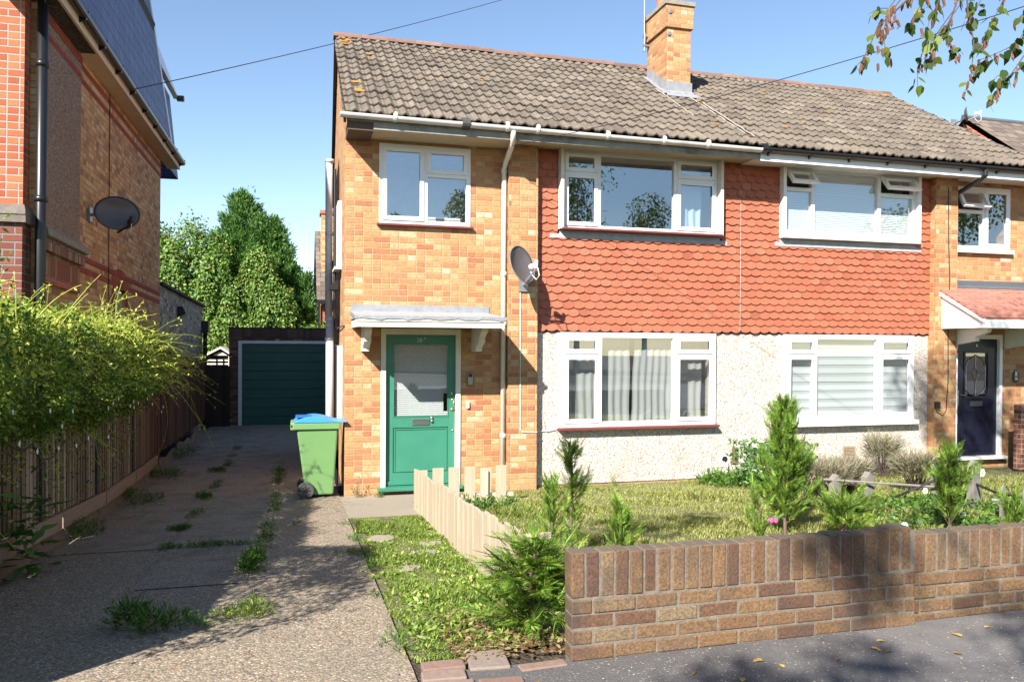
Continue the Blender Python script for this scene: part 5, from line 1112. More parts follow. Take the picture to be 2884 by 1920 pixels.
def clump(mbV, x, y, n, r, h, wd, leaf, upv=0.6):
    a = rng.uniform(0, 2*PI, n); rr_ = r*np.sqrt(rng.random(n)); P = np.stack([x+rr_*np.cos(a), y+rr_*np.sin(a), gz(y)+h*rng.random(n)**1.3*(1-0.5*rr_/r)], 1)
    D = np.stack([np.cos(a)*(1-upv), np.sin(a)*(1-upv), np.full(n, upv)], 1)+rng.normal(0, 0.35, (n, 3)); N = rdir(n)+np.array([0, 0, 0.8])
    L = leaf*rng.uniform(0.6, 1.3, n); mbV.append(leaves(P, D, N, L, L*wd))
rr = random.Random(77); bp = MB()
for (x, y, r) in [(0.30, -2.75, 0.13), (0.46, -2.95, 0.09), (0.16, -3.05, 0.12), (0.52, -3.45, 0.10), (0.40, -3.85, 0.11), (0.22, -4.35, 0.07)]:
    k = 9; bp.prism([(x+r*rr.uniform(0.6, 1.1)*math.cos(2*PI*i/k)*1.2, y+r*rr.uniform(0.6, 1.1)*math.sin(2*PI*i/k), gz(y)+0.006) for i in range(k)], (0, 0, 0.012))
bp.build('broken_paving', m_path, tag=('pale broken paving pieces showing through the verge grass', 'paving'))
# broad-leaved ground weeds in verge
vs = []
for _ in range(170):
    x = rng.uniform(0.0, 0.66); y = rng.uniform(-6.3, -2.6) if _ % 3 else rng.uniform(-6.3, -4.8)
    clump(vs, x, y, 24, 0.09, 0.04, rng.uniform(0.25, 0.6), rng.uniform(0.02, 0.042), 0.35)
np_mesh('verge_weeds', np.concatenate(vs), 4, m_verge, kind='stuff')
vs = []
for _ in range(70):
    x = rng.uniform(4.7, 6.9); y = rng.uniform(-4.4, -2.6); clump(vs, x, y, 40, 0.14, 0.13, 0.6, 0.05, 0.3)
np_mesh('ground_cover', np.concatenate(vs), 4, m_weed, kind='stuff')
vs = []
for _ in range(46):
    x = rng.uniform(4.9, 6.05); y = rng.uniform(-0.75, -0.1); clump(vs, x, y, 46, 0.13, 0.22, 0.35, 0.07, 0.5)
for _ in range(20):
    x = rng.uniform(0.8, 1.7); y = rng.uniform(-1.8, -1.15); clump(vs, x, y, 30, 0.1, 0.16, 0.45, 0.05, 0.5)
np_mesh('border_weeds', np.concatenate(vs), 4, m_weed, kind='stuff')
vs = []
for xj, y0, y1, k in [(-0.86, -4.3, 3.5, 150), (-1.66, -3.0, 6.0, 120), (-1.25, -2.95, -2.85, 26), (-0.08, -6.2, -2.0, 70)]:
    for _ in range(k):
        y = rng.uniform(y0, y1); t = (math.sin(y*2.7+xj*5)+math.sin(y*5.9)) 
        if y1-y0 > 0.5 and t < -0.1: continue
        x = xj+rng.normal(0, 0.02)+(0.08*(y+4.4)/15 if xj < -0.5 and xj > -1 else 0)
        if y1-y0 < 0.5: x = rng.uniform(-1.68, -0.85)
        clump(vs, x, y, 16, 0.05, 0.035, 0.2, 0.035, 0.5)
np_mesh('joint_weeds', np.concatenate(vs), 4, m_weed, kind='stuff')
n = 1600; x = rng.uniform(-2.6, 0.0, n); y = rng.uniform(-6.8, 6, n); P = np.stack([x, y, np.array([gz(t) for t in y])+0.011], 1); D = rdir(n); D[:, 2] *= 0.1; N = rdir(n)*0.2+np.array([0, 0, 1]); L = rng.uniform(0.005, 0.02, n)
np_mesh('driveway_debris', leaves(P, D, N, L, L*0.6), 4, m_litter, kind='stuff')
# leaf litter near the wall gap
vs = []; n = 900; x = rng.uniform(0.15, 0.75, n); y = rng.uniform(-6.45, -5.6, n); P = np.stack([x, y, np.array([gz(t) for t in y])+0.008+0.02*rng.random(n)], 1); D = rdir(n); D[:, 2] *= 0.25; N = rdir(n)*0.4+np.array([0, 0, 1]); L = rng.uniform(0.015, 0.05, n)
np_mesh('leaf_litter', leaves(P, D, N, L, L*0.5), 4, m_litter, kind='stuff')
n = 1500; x = rng.uniform(-2.62, -1.9, n)**1; y = rng.uniform(-6.8, 8, n); x = -2.6+np.abs(rng.normal(0, 0.16, n)); P = np.stack([x, y, np.array([gz(t) for t in y])+0.010], 1); D = rdir(n); D[:, 2] *= 0.2; N = rdir(n)*0.3+np.array([0, 0, 1]); L = rng.uniform(0.01, 0.035, n)
np_mesh('fence_litter', leaves(P, D, N, L, L*0.5), 4, m_litter, kind='stuff')
n = 2400; x = rng.uniform(0.7, 6, n); y = rng.uniform(-7.6, -6.58, n); P = np.stack([x, y, np.full(n, 0.4375)], 1); D = rdir(n); D[:, 2] *= 0.05; N = rdir(n)*0.1+np.array([0, 0, 1]); L = rng.uniform(0.004, 0.014, n)
np_mesh('fallen_seed_scales', leaves(P, D, N, L, L*0.8), 4, plain('pale_seed_scale', (0.55, 0.48, 0.36), 0.8), kind='stuff')
# weeds in drive joints
def weed(x, y, n, r, h, leaf, label, mat=None):
    n = int(n*2.2); r *= 0.72; vs = []; a = rng.uniform(0, 2*PI, n); rr_ = r*np.sqrt(rng.random(n)); k_ = rng.integers(0, 6, n); sx = rng.normal(0, r*0.42, 6); sy = rng.normal(0, r*0.42, 6); rr_ = rr_*rng.uniform(0.3, 0.8, 6)[k_]; P = np.stack([x+sx[k_]+rr_*np.cos(a), y+sy[k_]+rr_*np.sin(a)*1.3, gz(y)+0.003+h*0.75*(1-0.6*rr_/r)*rng.uniform(0.5, 1.3, 6)[k_]*rng.random(n)], 1)
    D = np.stack([np.cos(a)*0.7, np.sin(a)*0.7, np.full(n, 0.7)], 1)+rng.normal(0, 0.4, (n, 3)); D[:, 2] = np.abs(D[:, 2])
    n0 = n; L = leaf*0.55*rng.uniform(0.4, 1.3, n); o = np_mesh('weed_clump', leaves(P, D, rdir(n)+np.array([0, 0, .6]), L, L*0.16), 4, mat or m_weed, tag=(label, 'weed', 'weeds growing in the driveway')); return o
weed(-1.42, -5.3, 420, 0.27, 0.16, 0.10, 'large shaded grassy weed clump on the driveway, foreground left')
weed(-1.10, -5.42, 60, 0.09, 0.06, 0.06, 'small sunlit broad-leaved weed beside the large shaded clump')
weed(-0.88, -5.28, 380, 0.20, 0.08, 0.07, 'bright sunlit grassy weed clump in the foreground driveway', m_verge)
weed(-0.92, -4.05, 150, 0.09, 0.16, 0.11, 'tall dark weed tuft in the joint at the near end of the smooth strip')
weed(-0.92, -3.75, 200, 0.08, 0.16, 0.11, 'dark weed tuft just behind the tall tuft on the smooth strip edge')
weed(-1.30, -2.86, 220, 0.22, 0.05, 0.05, 'low weeds along the cross joint of the smooth strip')
weed(-1.68, -1.9, 260, 0.13, 0.06, 0.06, 'low green weed patch beside the smooth strip, third from the garage')
weed(-1.72, 0.4, 240, 0.14, 0.09, 0.07, 'leafy weed patch on the strip edge opposite the bin')
weed(-1.78, 2.6, 240, 0.16, 0.09, 0.07, 'weed patch on the strip edge nearest the garage')
weed(-0.83, 1.3, 300, 0.09, 0.40, 0.07, 'tall flowering weed standing left of the green bin')
weed(-0.60, -1.9, 60, 0.10, 0.02, 0.045, 'sunlit flat weed tuft just in front of the bin')
weed(-0.20, -3.6, 90, 0.10, 0.02, 0.05, 'small weed creeping onto the drive from the verge edge')
weed(-2.5, -2.0, 420, 0.25, 0.20, 0.07, 'dark leafy weeds at the foot of the fence plinth, nearer the street')
weed(-2.5, 0.3, 520, 0.35, 0.25, 0.08, 'dark leafy weeds at the foot of the fence plinth, halfway along')
weed(-2.5, 2.2, 420, 0.35, 0.20, 0.08, 'dark leafy weeds at the foot of the fence where the boards darken')
weed(-2.52, 4.6, 420, 0.35, 0.25, 0.08, 'dark leafy weeds by the fence foot nearest the side gate')
weed(0.15, -0.14, 70, 0.05, 0.30, 0.09, 'spindly weed growing against the brick by the green door', m_lav)
weed(0.42, -0.16, 60, 0.08, 0.08, 0.06, 'small weed at the foot of the green door frame')
weed(3.60, -0.12, 110, 0.04, 0.34, 0.05, 'small upright weed against the pebbledash under the large window', m_verge)
# big leaf thistle at bottom left
vs = []; n = 60; th = rng.uniform(0, 2*PI, n); P = np.stack([-2.50+0.05*rng.normal(size=n), -3.65+0.1*rng.normal(size=n), gz(-3.6)+rng.random(n)*0.55], 1); D = np.stack([np.cos(th), np.sin(th), rng.uniform(-0.3, 0.5, n)], 1); L = rng.uniform(0.12, 0.24, n)
np_mesh('thistle', leaves(P, D, rdir(n)*.5+np.array([0, 0, 1]), L, L*0.35), 4, m_cyp, tag=('dark broad-leaved thistle standing against the fence at bottom left', 'weed'))

def thuja(x, y, h, wd, nb, label, seed, name='young_conifer', z0=0.0, col=None, lean=(0, 0), dens=1.0, prof=None, spray=0.15, el=(0.9, 2.4), flat=0.0):
    global rng
    rs = np.random.default_rng(seed); zb = gz(y)+z0
    t = thing(name, (x, y, zb), label, 'conifer', 'young conifers behind the front wall')
    mb = MB(); pts = [(x+lean[0]*q*q+0.012*math.sin(q*7+seed), y+lean[1]*q*q, zb+h*0.97*q) for q in np.linspace(0, 1, 9)]; mb.tube(pts, 0.016, 7, rend=0.003)
    P4 = []; brs = MB()
    for i in range(nb):
        q = rs.uniform(0.06, 0.99)**0.9; k = (prof(q) if prof else (0.35+0.65*math.sin(PI*min(1, q*0.9+0.12)))*(1-q)**0.55*1.5)
        a = rs.uniform(0, 2*PI); o = Vector((x+lean[0]*q*q, y+lean[1]*q*q, zb+h*0.97*q)); L = wd*k*rs.uniform(0.45, 1.2)*(0.72+0.38*math.sin(a*2+q*10+seed*1.7))
        d = Vector((math.cos(a), math.sin(a), rs.uniform(*el))).normalized(); 
        if L < 0.04: L = 0.05
        ctrl = [o+d*L*s_+Vector((0, 0, 0.18*L*s_*s_)) for s_ in np.linspace(0, 1, 5)]
        if L > 0.1: brs.tube([tuple(c) for c in ctrl], 0.004, 4, rend=0.001, caps=False)
        # sprays along the branch
        for s_ in np.linspace(0.2, 1.0, max(3, int(L/0.028*dens))):
            c = o+d*L*s_+Vector((0, 0, 0.18*L*s_*s_)); ax = (d+Vector(rs.normal(0, 0.35, 3))+Vector((0, 0, 0.35-0.5*flat))).normalized(); pl = Vector(rs.normal(0, 1, 3))*(1-flat)+Vector((0, 0, flat*2)); sd = ax.cross(pl).normalized()
            SL_ = spray*rs.uniform(0.45, 1.0)*(0.55+0.45*min(1, L/0.2)); ns = 12
            for j in range(ns):
                f = j/ns
                for sg in (-1, 1):
                    dd_ = (ax*0.8+sd*sg*0.75); ll = SL_*0.42*(1-f*0.75)*rs.uniform(0.8, 1.2); p = c+ax*SL_*f
                    P4.append((p.x, p.y, p.z, dd_.x, dd_.y, dd_.z, pl.x, pl.y, pl.z, ll))
            P4.append((c.x, c.y, c.z, ax.x, ax.y, ax.z, pl.x, pl.y, pl.z, SL_))
    mb.build('trunk', m_bark, t); 
    if brs.v: brs.build('branches', m_bark, t)
    A = np.array(P4); Vv = leaves(A[:, :3], A[:, 3:6], A[:, 6:9], A[:, 9], np.clip(A[:, 9]*0.13, 0.003, 0.007)); np_mesh('foliage', Vv, 4, col or m_thuja, t)
    return t
thuja(0.62, -6.12, 0.50, 0.29, 120, 'lush low conifer filling the gap between picket fence and brick wall', 1, dens=1.2, prof=lambda q: 1.1*(1-q)**0.6+0.15, spray=0.19, el=(-0.1, 0.7), flat=0.6)
thuja(0.98, -5.35, 0.70, 0.11, 80, 'narrow dark conifer sprout just behind the fence end board', 2, prof=lambda q: 0.5+0.6*math.sin(PI*q))
thuja(1.50, -4.30, 0.90, 0.34, 85, 'open young conifer with a bare brown stem behind the brick wall end', 3, prof=lambda q: (0.25 if q < 0.45 else 1.0*(1.2-q)), lean=(-0.02, 0), el=(0.6, 1.8))
thuja(1.72, -4.75, 0.42, 0.22, 60, 'low green conifer to the right of the bare-stemmed one', 14, prof=lambda q: 1.0*(1-q)**0.5+0.2)
thuja(3.60, -4.05, 1.22, 0.36, 240, 'tallest bushy conifer with a drooping wispy tip behind the brick wall', 4, dens=1.1, prof=lambda q: (1.0 if q < 0.5 else 1.9*(1.0-q)+0.05), lean=(-0.05, 0), el=(0.7, 2.0))
thuja(3.95, -4.35, 0.30, 0.30, 60, 'low spreading conifer branch mass right of the tallest conifer', 5, prof=lambda q: 1.0, el=(0.2, 0.9))
thuja(2.75, -4.95, 0.42, 0.16, 26, 'tiny thin conifer seedling in the lawn just behind the wall', 6, prof=lambda q: 0.9)
thuja(5.02, -4.40, 0.72, 0.30, 150, 'conical young conifer beside the old grey pickets', 7, prof=lambda q: 1.25*(1.05-q)**0.6)
thuja(5.10, -4.95, 0.30, 0.24, 40, 'low feathery conifer in front of the conical one', 8, prof=lambda q: 1.0*(1-q)**0.4)

# lavender / dry shrubs
def lavender(x, y, r, h, n, label, seed, mat=m_lav, z0=0.0, base=True):
    rs = np.random.default_rng(seed); a = rs.uniform(0, 2*PI, n); rr_ = np.sqrt(rs.random(n)); zb = gz(y)+z0
    P = np.stack([x+r*0.75*rr_*np.cos(a), y+r*0.6*rr_*np.sin(a), zb+h*0.35+h*0.35*rs.random(n)], 1); D = np.stack([np.cos(a)*rr_*0.9, np.sin(a)*rr_*0.9, 0.8*np.ones(n)], 1)+rs.normal(0, 0.55, (n, 3))
    L = h*0.36*rs.uniform(0.4, 1.1, n); t = thing('lavender_bush', (x, y, zb), label, 'shrub', 'dry shrubs below the pebbledash wall')
    np_mesh('foliage', leaves(P, D, rs.normal(size=(n, 3)), L, np.full(n, 0.009)), 4, mat, t)
    m = 60; mb = MB()
    for i in range(m):
        a_ = rs.uniform(0, 2*PI); q = rs.random()**0.5*r*0.8; mb.tube([(x+0.1*rs.normal()*r, y+0.1*rs.normal()*r, zb-0.02), (x+q*0.6*math.cos(a_), y+q*0.5*math.sin(a_), zb+h*0.3), (x+q*math.cos(a_), y+q*0.8*math.sin(a_), zb+h*0.6)], 0.006, 4, rend=0.002, caps=False)
    mb.build('stems', m_twig, t); return t
lavender(5.55, -2.05, 0.36, 0.50, 2200, 'dry brownish lavender bush nearest the white-flowering sedum', 1)
lavender(6.05, -1.75, 0.38, 0.50, 2200, 'dry lavender bush in the middle of the dry shrub row', 2)
lavender(6.95, -1.95, 0.34, 0.55, 2400, 'darker dry shrub nearest the right-hand brick pier', 3)
lavender(7.6, -0.6, 0.28, 0.75, 900, 'sparse tall grey-green shrub against the shaded pebbledash', 4)
sd = thing('sedum_plant', (5.45, -1.15, gz(-1.1)), 'leafy green sedum with flat cream flower heads behind the tall conifer', 'plant'); vs = []
n = 2600; P = np.stack([rng.uniform(4.95, 5.85, n), rng.uniform(-1.5, -0.8, n), gz(-1.1)+0.62*rng.random(n)**0.8], 1); D = rdir(n)+np.array([0, -0.3, 0.6]); L = rng.uniform(0.04, 0.075, n)
np_mesh('foliage', leaves(P, D, rdir(n)+np.array([0, 0, 1]), L, L*0.5), 4, m_sedum, sd)
mb = MB(); rr = random.Random(4)
for i in range(26):
    c = (rr.uniform(4.95, 5.9), rr.uniform(-1.55, -0.85), gz(-1.1)+rr.uniform(0.25, 0.72)); k = 9; rx = rr.uniform(0.035, 0.06)
    mb.lathe([(rx*0.5, -0.012), (rx, 0.0), (rx*0.8, 0.014), (rx*0.2, 0.018)], c, (rr.uniform(-.2, .2), rr.uniform(-.4, 0), 1), 9)
mb.build('flower_heads', m_petalc, sd)
def flower(x, y, z, r, label):
    z = max(z, gz(y)+0.1)
    t = thing('anemone_flower', (x, y, gz(y)), label, 'flower', 'white anemones by the grey pickets'); mb = MB()
    for k in range(6):
        a = 2*PI*k/6; c = Vector((x+r*0.55*math.cos(a), y-0.004-0.002*(k % 2), z+r*0.55*math.sin(a)))
        mb.prism([tuple(c+Vector((math.cos(b)*r*0.5, 0, math.sin(b)*r*0.45))) for b in np.linspace(0, 2*PI, 9)[:-1]], (0, 0.002, 0))
    mb.build('petals', m_petalw, t); MB().lathe([(r*0.28, 0), (r*0.2, 0.008)], (x, y-0.007, z), (0, -1, 0), 10).build('flower_centre', m_yel, t); MB().tube([(x, y+0.01, gz(y)), (x+0.02, y+0.01, (z+gz(y))/2), (x, y, z)], 0.003, 5).build('stem', m_weed, t)
flower(5.80, -3.3, 0.42, 0.034, 'white anemone with yellow centre in front of the leftmost grey picket')
flower(6.63, -3.1, 0.47, 0.034, 'white anemone just above the thick grey fence post'); flower(6.96, -2.9, 0.50, 0.048, 'highest white anemone, right of the thick grey fence post')
flower(6.34, -3.2, 0.48, 0.036, 'white anemone behind the conical conifer tip'); flower(3.18, -5.9, 0.79, 0.028, 'white anemone low behind the brick wall top')
flower(5.49, -4.1, 0.36, 0.024, 'small low white anemone under the grey pickets')
pk = thing('pink_flower', (1.98, -6.25, 0.41), 'single bright pink flower just above the brick wall top', 'flower')
mb = MB()
for k in range(5): a = 2*PI*k/5; mb.lathe([(0.004, 0), (0.012, 0.01), (0.008, 0.018)], (1.98+0.012*math.cos(a), -6.25+0.012*math.sin(a), 0.962), (math.cos(a), math.sin(a), 0.8), 8)
mb.build('petals', m_pink, pk); MB().tube([(1.98, -6.25, 0.41), (1.975, -6.25, 0.965)], 0.003, 5).build('stem', m_weed, pk)

# fallen leaves on pavement
lv = [(1.18, -6.83), (1.55, -6.78), (1.62, -6.86), (1.93, -6.86), (2.30, -6.72), (2.2, -6.80), (2.24, -6.84), (0.72, -6.90), (2.75, -6.75), (2.55, -6.95), (3.0, -6.70), (1.36, -6.95), (0.45, -6.75)]
where = ['below the wall end', 'under the middle of the first wall', 'in the middle pair of leaves', 'alone between two shadow patches', 'highest near the wall foot', 'nearest the wall foot pair', 'just below the wall foot pair', 'at the verge corner', 'beyond the wall step', 'greenish near the picture edge', 'under the second wall', 'lowest on the pavement', 'beside the loose edging bricks']
for i, ((x, y), wtxt) in enumerate(zip(lv, where)):
    rs = np.random.default_rng(i); a = rs.uniform(0, 2*PI); L = rs.uniform(0.03, 0.05)
    mb = MB(); pts = []
    for k in range(10):
        t = 2*PI*k/10; r = L*(0.55+0.12*math.cos(3*t)); px_, py_ = r*math.cos(t), r*0.55*math.sin(t); pts.append((x+px_*math.cos(a)-py_*math.sin(a), y+px_*math.sin(a)+py_*math.cos(a), 0.437+0.006*abs(math.sin(t))))
    mb.prism(pts, (0, 0, 0.0012)); mb.build('fallen_leaf', m_litter if i % 3 == 0 else plain('yellow_dead_leaf', (0.55+0.1*(i % 2), 0.36, 0.10), 0.7), tag=('curled yellow-brown dead leaf lying on the pavement '+wtxt, 'fallen leaf', 'fallen leaves on the pavement'))

# ------------------------------------------------------------------ climber over the left fence
CL = thing('climbing_shrub', (-2.5, -2.5, 0.2), 'bushy jasmine climber tumbling over the board fence with pale green runners', 'climber')
rs = np.random.default_rng(44)
def cl_top(y): return np.interp(y, [-8, -6.9, -5.9, -5.2, -3.5, -2, -0.5, 0.8, 1.8, 2.6], [2.5, 2.80, 2.75, 2.20, 2.16, 2.14, 2.10, 2.02, 1.88, 1.6])
def cl_bot(y): return np.interp(y, [-8, -6, -4, -3, -2, -0.5, 0.8, 1.8, 2.6], [1.35, 1.35, 1.32, 1.25, 1.2, 1.2, 1.28, 1.38, 1.5])
def cl_r(y): return np.interp(y, [-8, -7, -6.0, -5.3, -3.5, -2, -0.5, 0.8, 1.8, 2.6], [0.45, 0.62, 0.62, 0.45, 0.42, 0.44, 0.44, 0.40, 0.28, 0.1])
n = 115000; y = rs.uniform(-7.0, 2.5, n); th = rs.uniform(0, 2*PI, n); zt, zb_ = cl_top(y), cl_bot(y); zc = (zt+zb_)/2; hz = (zt-zb_)/2
rad = 1-0.22*rs.random(n)**1.5; lump = 1+0.13*np.sin(y*4.3+th*2)+0.10*np.sin(y*9.1-th*3)+0.08*rs.normal(size=n)
X = -2.62+cl_r(y)*rad*lump*np.cos(th); Z = zc+hz*rad*lump*np.sin(th); P = np.stack([X, y, Z], 1)
out = np.stack([np.cos(th), 0.3*rs.normal(size=n), np.sin(th)], 1); D = unit(out*0.5+rs.normal(0, 0.7, (n, 3))+np.array([0.1, 0, -0.1])); L = rs.uniform(0.025, 0.052, n)
np_mesh('foliage', leaves(P, D, out+rs.normal(0, 0.5, (n, 3)), L, L*0.46), 4, m_leafV, CL)
# lower straggle
n = 3600; y = rs.uniform(-6.5, 0.6, n); k = rs.random(n); P = np.stack([-2.63+0.09*np.abs(rs.normal(size=n)), y, cl_bot(y)+0.1-0.85*k**1.6], 1); keep = (np.sin(y*6)+np.sin(y*13+1) > -0.2); P = P[keep]; n = len(P)
L = rs.uniform(0.025, 0.05, n); np_mesh('hanging_foliage', leaves(P, rs.normal(size=(n, 3))+np.array([0, 0, -0.5]), rs.normal(size=(n, 3)), L, L*0.4), 4, m_leafV, CL)
mb = MB(); LP, LD, LL = [], [], []
def runner(p0, d0, L, grav, mbx, r0=0.0028, leafy=1.0):
    p = Vector(p0); d = Vector(d0).normalized(); pts = [tuple(p)]; st = 0.05; nseg = int(L/st)
    curl = Vector(rs.normal(0, 0.10, 3))
    for i in range(nseg):
        d = (d+Vector((0, 0, -grav))+curl*0.35+Vector(rs.normal(0, 0.05, 3))).normalized(); p = p+d*st; pts.append(tuple(p))
        if rs.random() < 0.55*leafy:
            for _ in range(2): LP.append(tuple(p)); LD.append(tuple(d*0.4+Vector(rs.normal(0, 0.7, 3)))); LL.append(rs.uniform(0.02, 0.042))
    mbx.tube(pts, r0, 4, rend=0.0018, caps=False)
for i in range(330):
    y = rs.uniform(-4.7, 2.3) if i < 180 else rs.uniform(-2.5, 2.4); up_ = rs.random() < (0.62 if y > -1.5 else 0.9); zt, r = cl_top(y), cl_r(y)
    if up_: runner((-2.6+rs.uniform(-0.8, 0.9)*r, y, zt-0.12), (rs.uniform(-0.2, 0.8), rs.uniform(-0.5, 0.7), rs.uniform(0.2, 1.1)), rs.uniform(0.18, 0.6), 0.09, mb)
    else: runner((-2.62+r*0.9, y, rs.uniform(min(cl_bot(y)+0.2, zt-0.12), zt-0.1)), (rs.uniform(0.3, 1), rs.uniform(-0.4, 0.9), rs.uniform(-0.1, 0.6)), rs.uniform(0.2, 0.7), 0.07, mb)
for i in range(34):   # long runners reaching past the far end
    y = rs.uniform(0.2, 2.2); runner((-2.50, y, rs.uniform(1.35, 2.0)), (rs.uniform(0.2, 0.6), rs.uniform(0.4, 1.0), rs.uniform(-0.1, 0.45)), rs.uniform(0.6, 1.5), 0.06, mb, 0.0035, 0.7)
for i in range(50):   # sparse dark vines hanging at lower left
    y = rs.uniform(-6, -1.2); runner((-2.60, y, cl_bot(y)+0.1), (0.25, rs.uniform(-0.7, 0.7), -0.7), rs.uniform(0.3, 0.9), 0.02, mb, 0.004, 0.5)
mb.build('runners', m_leafVn, CL)
n = 12000; y = rs.uniform(-6.8, 2.4, n); th = rs.uniform(-0.1, 2.4, n); zt, zb_ = cl_top(y), cl_bot(y); k_ = 1.02+0.10*rs.random(n); P = np.stack([-2.62+cl_r(y)*k_*np.cos(th), y, (zt+zb_)/2+(zt-zb_)/2*k_*np.sin(th)], 1)  # paler leaves spread over the top, sunlight put into their colour
LP += [tuple(p) for p in P]; LD += [tuple(d) for d in rs.normal(0, 0.7, (n, 3))+np.array([0, 0, 0.4])]; LL += list(rs.uniform(0.02, 0.045, n))
LP, LD, LL = np.array(LP), np.array(LD), np.array(LL); np_mesh('new_and_sunlit_leaves', leaves(LP, LD, rs.normal(size=LP.shape), LL, LL*0.45), 4, m_leafVn, CL)
n = 34; y = rs.uniform(-5, 0.8, n); P0 = np.stack([-2.62+cl_r(y)*1.02, y, rs.uniform(1.0, 1.9, n)], 1); Q = np.repeat(P0, 5, 0); ang = np.tile(np.arange(5)*2*PI/5, n); D = np.stack([0.4*np.ones(5*n), np.cos(ang), np.sin(ang)], 1)
np_mesh('flowers', leaves(Q, D, np.tile(np.array([1.0, -.3, 0.2]), (5*n, 1)), np.full(5*n, 0.024), np.full(5*n, 0.013)), 4, m_petalw, CL)
mb = MB()
for i in range(26):
    y0 = rs.uniform(-7, 2); z0_ = rs.uniform(1.0, 1.7); p = Vector((-2.6, y0, z0_)); pts = [tuple(p)]
    for k in range(14): p = p+Vector((rs.normal(0, 0.03), 0.12+rs.normal(0, 0.03), rs.normal(0, 0.05))); pts.append(tuple(p))
    mb.tube(pts, 0.008, 5, caps=False)
mb.build('woody_stems', m_twig, CL)

# ------------------------------------------------------------------ tree mass behind the garage
def blob_leaves(c, R, n, rs, lf, jitter=0.12, lump=0.18, drape=0.0, seed=0.0):
    n = int(n*2.3); lf = lf*0.72; u = rs.normal(size=(n, 3)); u = unit(u); c = np.array(c, float); R = np.array(R, float)
    l = 1+lump*(np.sin(u[:, 0]*5+seed)*np.cos(u[:, 2]*6+seed*2)+0.6*np.sin(u[:, 1]*9+u[:, 0]*7+seed))+jitter*rs.normal(size=n)*0.6
    P = c+u*R*l[:, None]*(1-0.12*rs.random(n)[:, None]); D = unit(u*0.35+rs.normal(0, 0.45, (n, 3))+np.array([0, 0, -0.35-drape])); n = len(P); L = lf*rs.uniform(0.6, 1.3, n)
    return leaves(P, D, u+rs.normal(0, 0.45, (n, 3)), L, L*0.75)
rs = np.random.default_rng(5)
IV = thing('ivy_covered_tree', (-4.6, 17.2, -0.2), 'broad ivy-clad tree draped in leaves behind the grey annex', 'tree')
parts = []
for c, R, n in [((-5.4, 17, 2.9), (1.3, 1.2, 2.65), 8000), ((-4.35, 16.9, 3.0), (1.15, 1.1, 2.75), 8000), ((-3.35, 16.7, 2.9), (0.95, 1.0, 2.35), 6500), ((-6.6, 17.4, 3.0), (1.4, 1.2, 2.3), 3600), ((-4.4, 16.4, 1.9), (1.5, 1.0, 1.7), 6200), ((-5.4, 16.3, 1.2), (1.3, 0.9, 1.6), 2600), ((-3.3, 16.2, 1.6), (1.0, 0.9, 1.2), 3200)]: parts.append(blob_leaves(c, R, n, rs, 0.13, seed=c[0], drape=0.3))
np_mesh('crown', np.concatenate(parts), 4, m_ivy, IV); MB().tube([(-4.6, 17.3, -0.2), (-4.5, 17.3, 4.2)], 0.2, 8, rend=0.08).build('trunk', m_bark, IV)
IS = thing('ivy_shrub', (-1.2, 16.6, -0.2), 'sunlit ivy bank low behind the garage roof', 'shrub'); parts = []
for c, R, n in [((-2.0, 16.9, 2.2), (1.3, 0.8, 1.1), 4200), ((-0.7, 16.8, 1.9), (1.1, 0.8, 1.0), 3600), ((0.3, 16.5, 1.9), (0.8, 0.8, 0.75), 2200)]: parts.append(blob_leaves(c, R, n, rs, 0.12, seed=c[0]))
np_mesh('leaves', np.concatenate(parts), 4, m_ivy, IS); MB().tube([(-1.2, 16.6, -0.2), (-1.2, 16.6, 1.5)], 0.08, 8).build('stem', m_bark, IS)
CT = thing('cypress_tree', (-2.3, 17.6, -0.2), 'tall dark cypress with feathery pointed tips behind the garage', 'tree')
def cypress(cx, cy, z0, z1, rad, nb, rs):
    out = []
    for b in range(nb):
        q = rs.random()**0.85; a = rs.uniform(0, 2*PI); env = rad*min(1.0, (1-q)**0.7*1.2+0.05)*(1+0.25*math.sin(a*3+q*11)); L = env*rs.uniform(0.65, 1.15)
        el = 0.15+0.9*q+rs.normal(0, 0.15); d = np.array([math.cos(a)*math.cos(el), 0.8*math.sin(a)*math.cos(el), math.sin(el)])
        m = int(40+110*L); t_ = rs.uniform(0.35, 1.05, m)**0.8; sp_ = 0.16*(1.15-t_)[:, None]+0.03
        P = np.array([cx, cy, z0+(z1-z0)*q])+d*L*t_[:, None]+rs.normal(size=(m, 3))*sp_; D = unit(d*1.1+rs.normal(0, 0.45, (m, 3))+np.array([0, 0, 0.25])); l = rs.uniform(0.09, 0.22, m)
        out.append(leaves(P, D, rs.normal(size=(m, 3)), l, l*0.24))
    return np.concatenate(out)
pr_ = [cypress(-2.35, 17.6, 1.0, 6.75, 1.6, 230, rs), cypress(-1.35, 17.5, 0.8, 5.9, 1.4, 170, rs), cypress(-0.30, 17.2, 0.3, 4.1, 0.9, 90, rs), cypress(-0.95, 17.4, 2.2, 5.0, 0.8, 70, rs), cypress(-1.75, 17.4, 3.2, 6.1, 0.7, 60, rs), cypress(-3.1, 17.5, 2.0, 5.4, 1.0, 80, rs), cypress(-0.75, 17.3, 0.6, 4.1, 0.95, 80, rs)]
np_mesh('crown', np.concatenate(pr_), 4, m_cyp, CT); MB().tube([(-2.3, 17.6, -0.2), (-2.3, 17.6, 6.2)], 0.16, 8, rend=0.02).build('trunk', m_bark, CT)
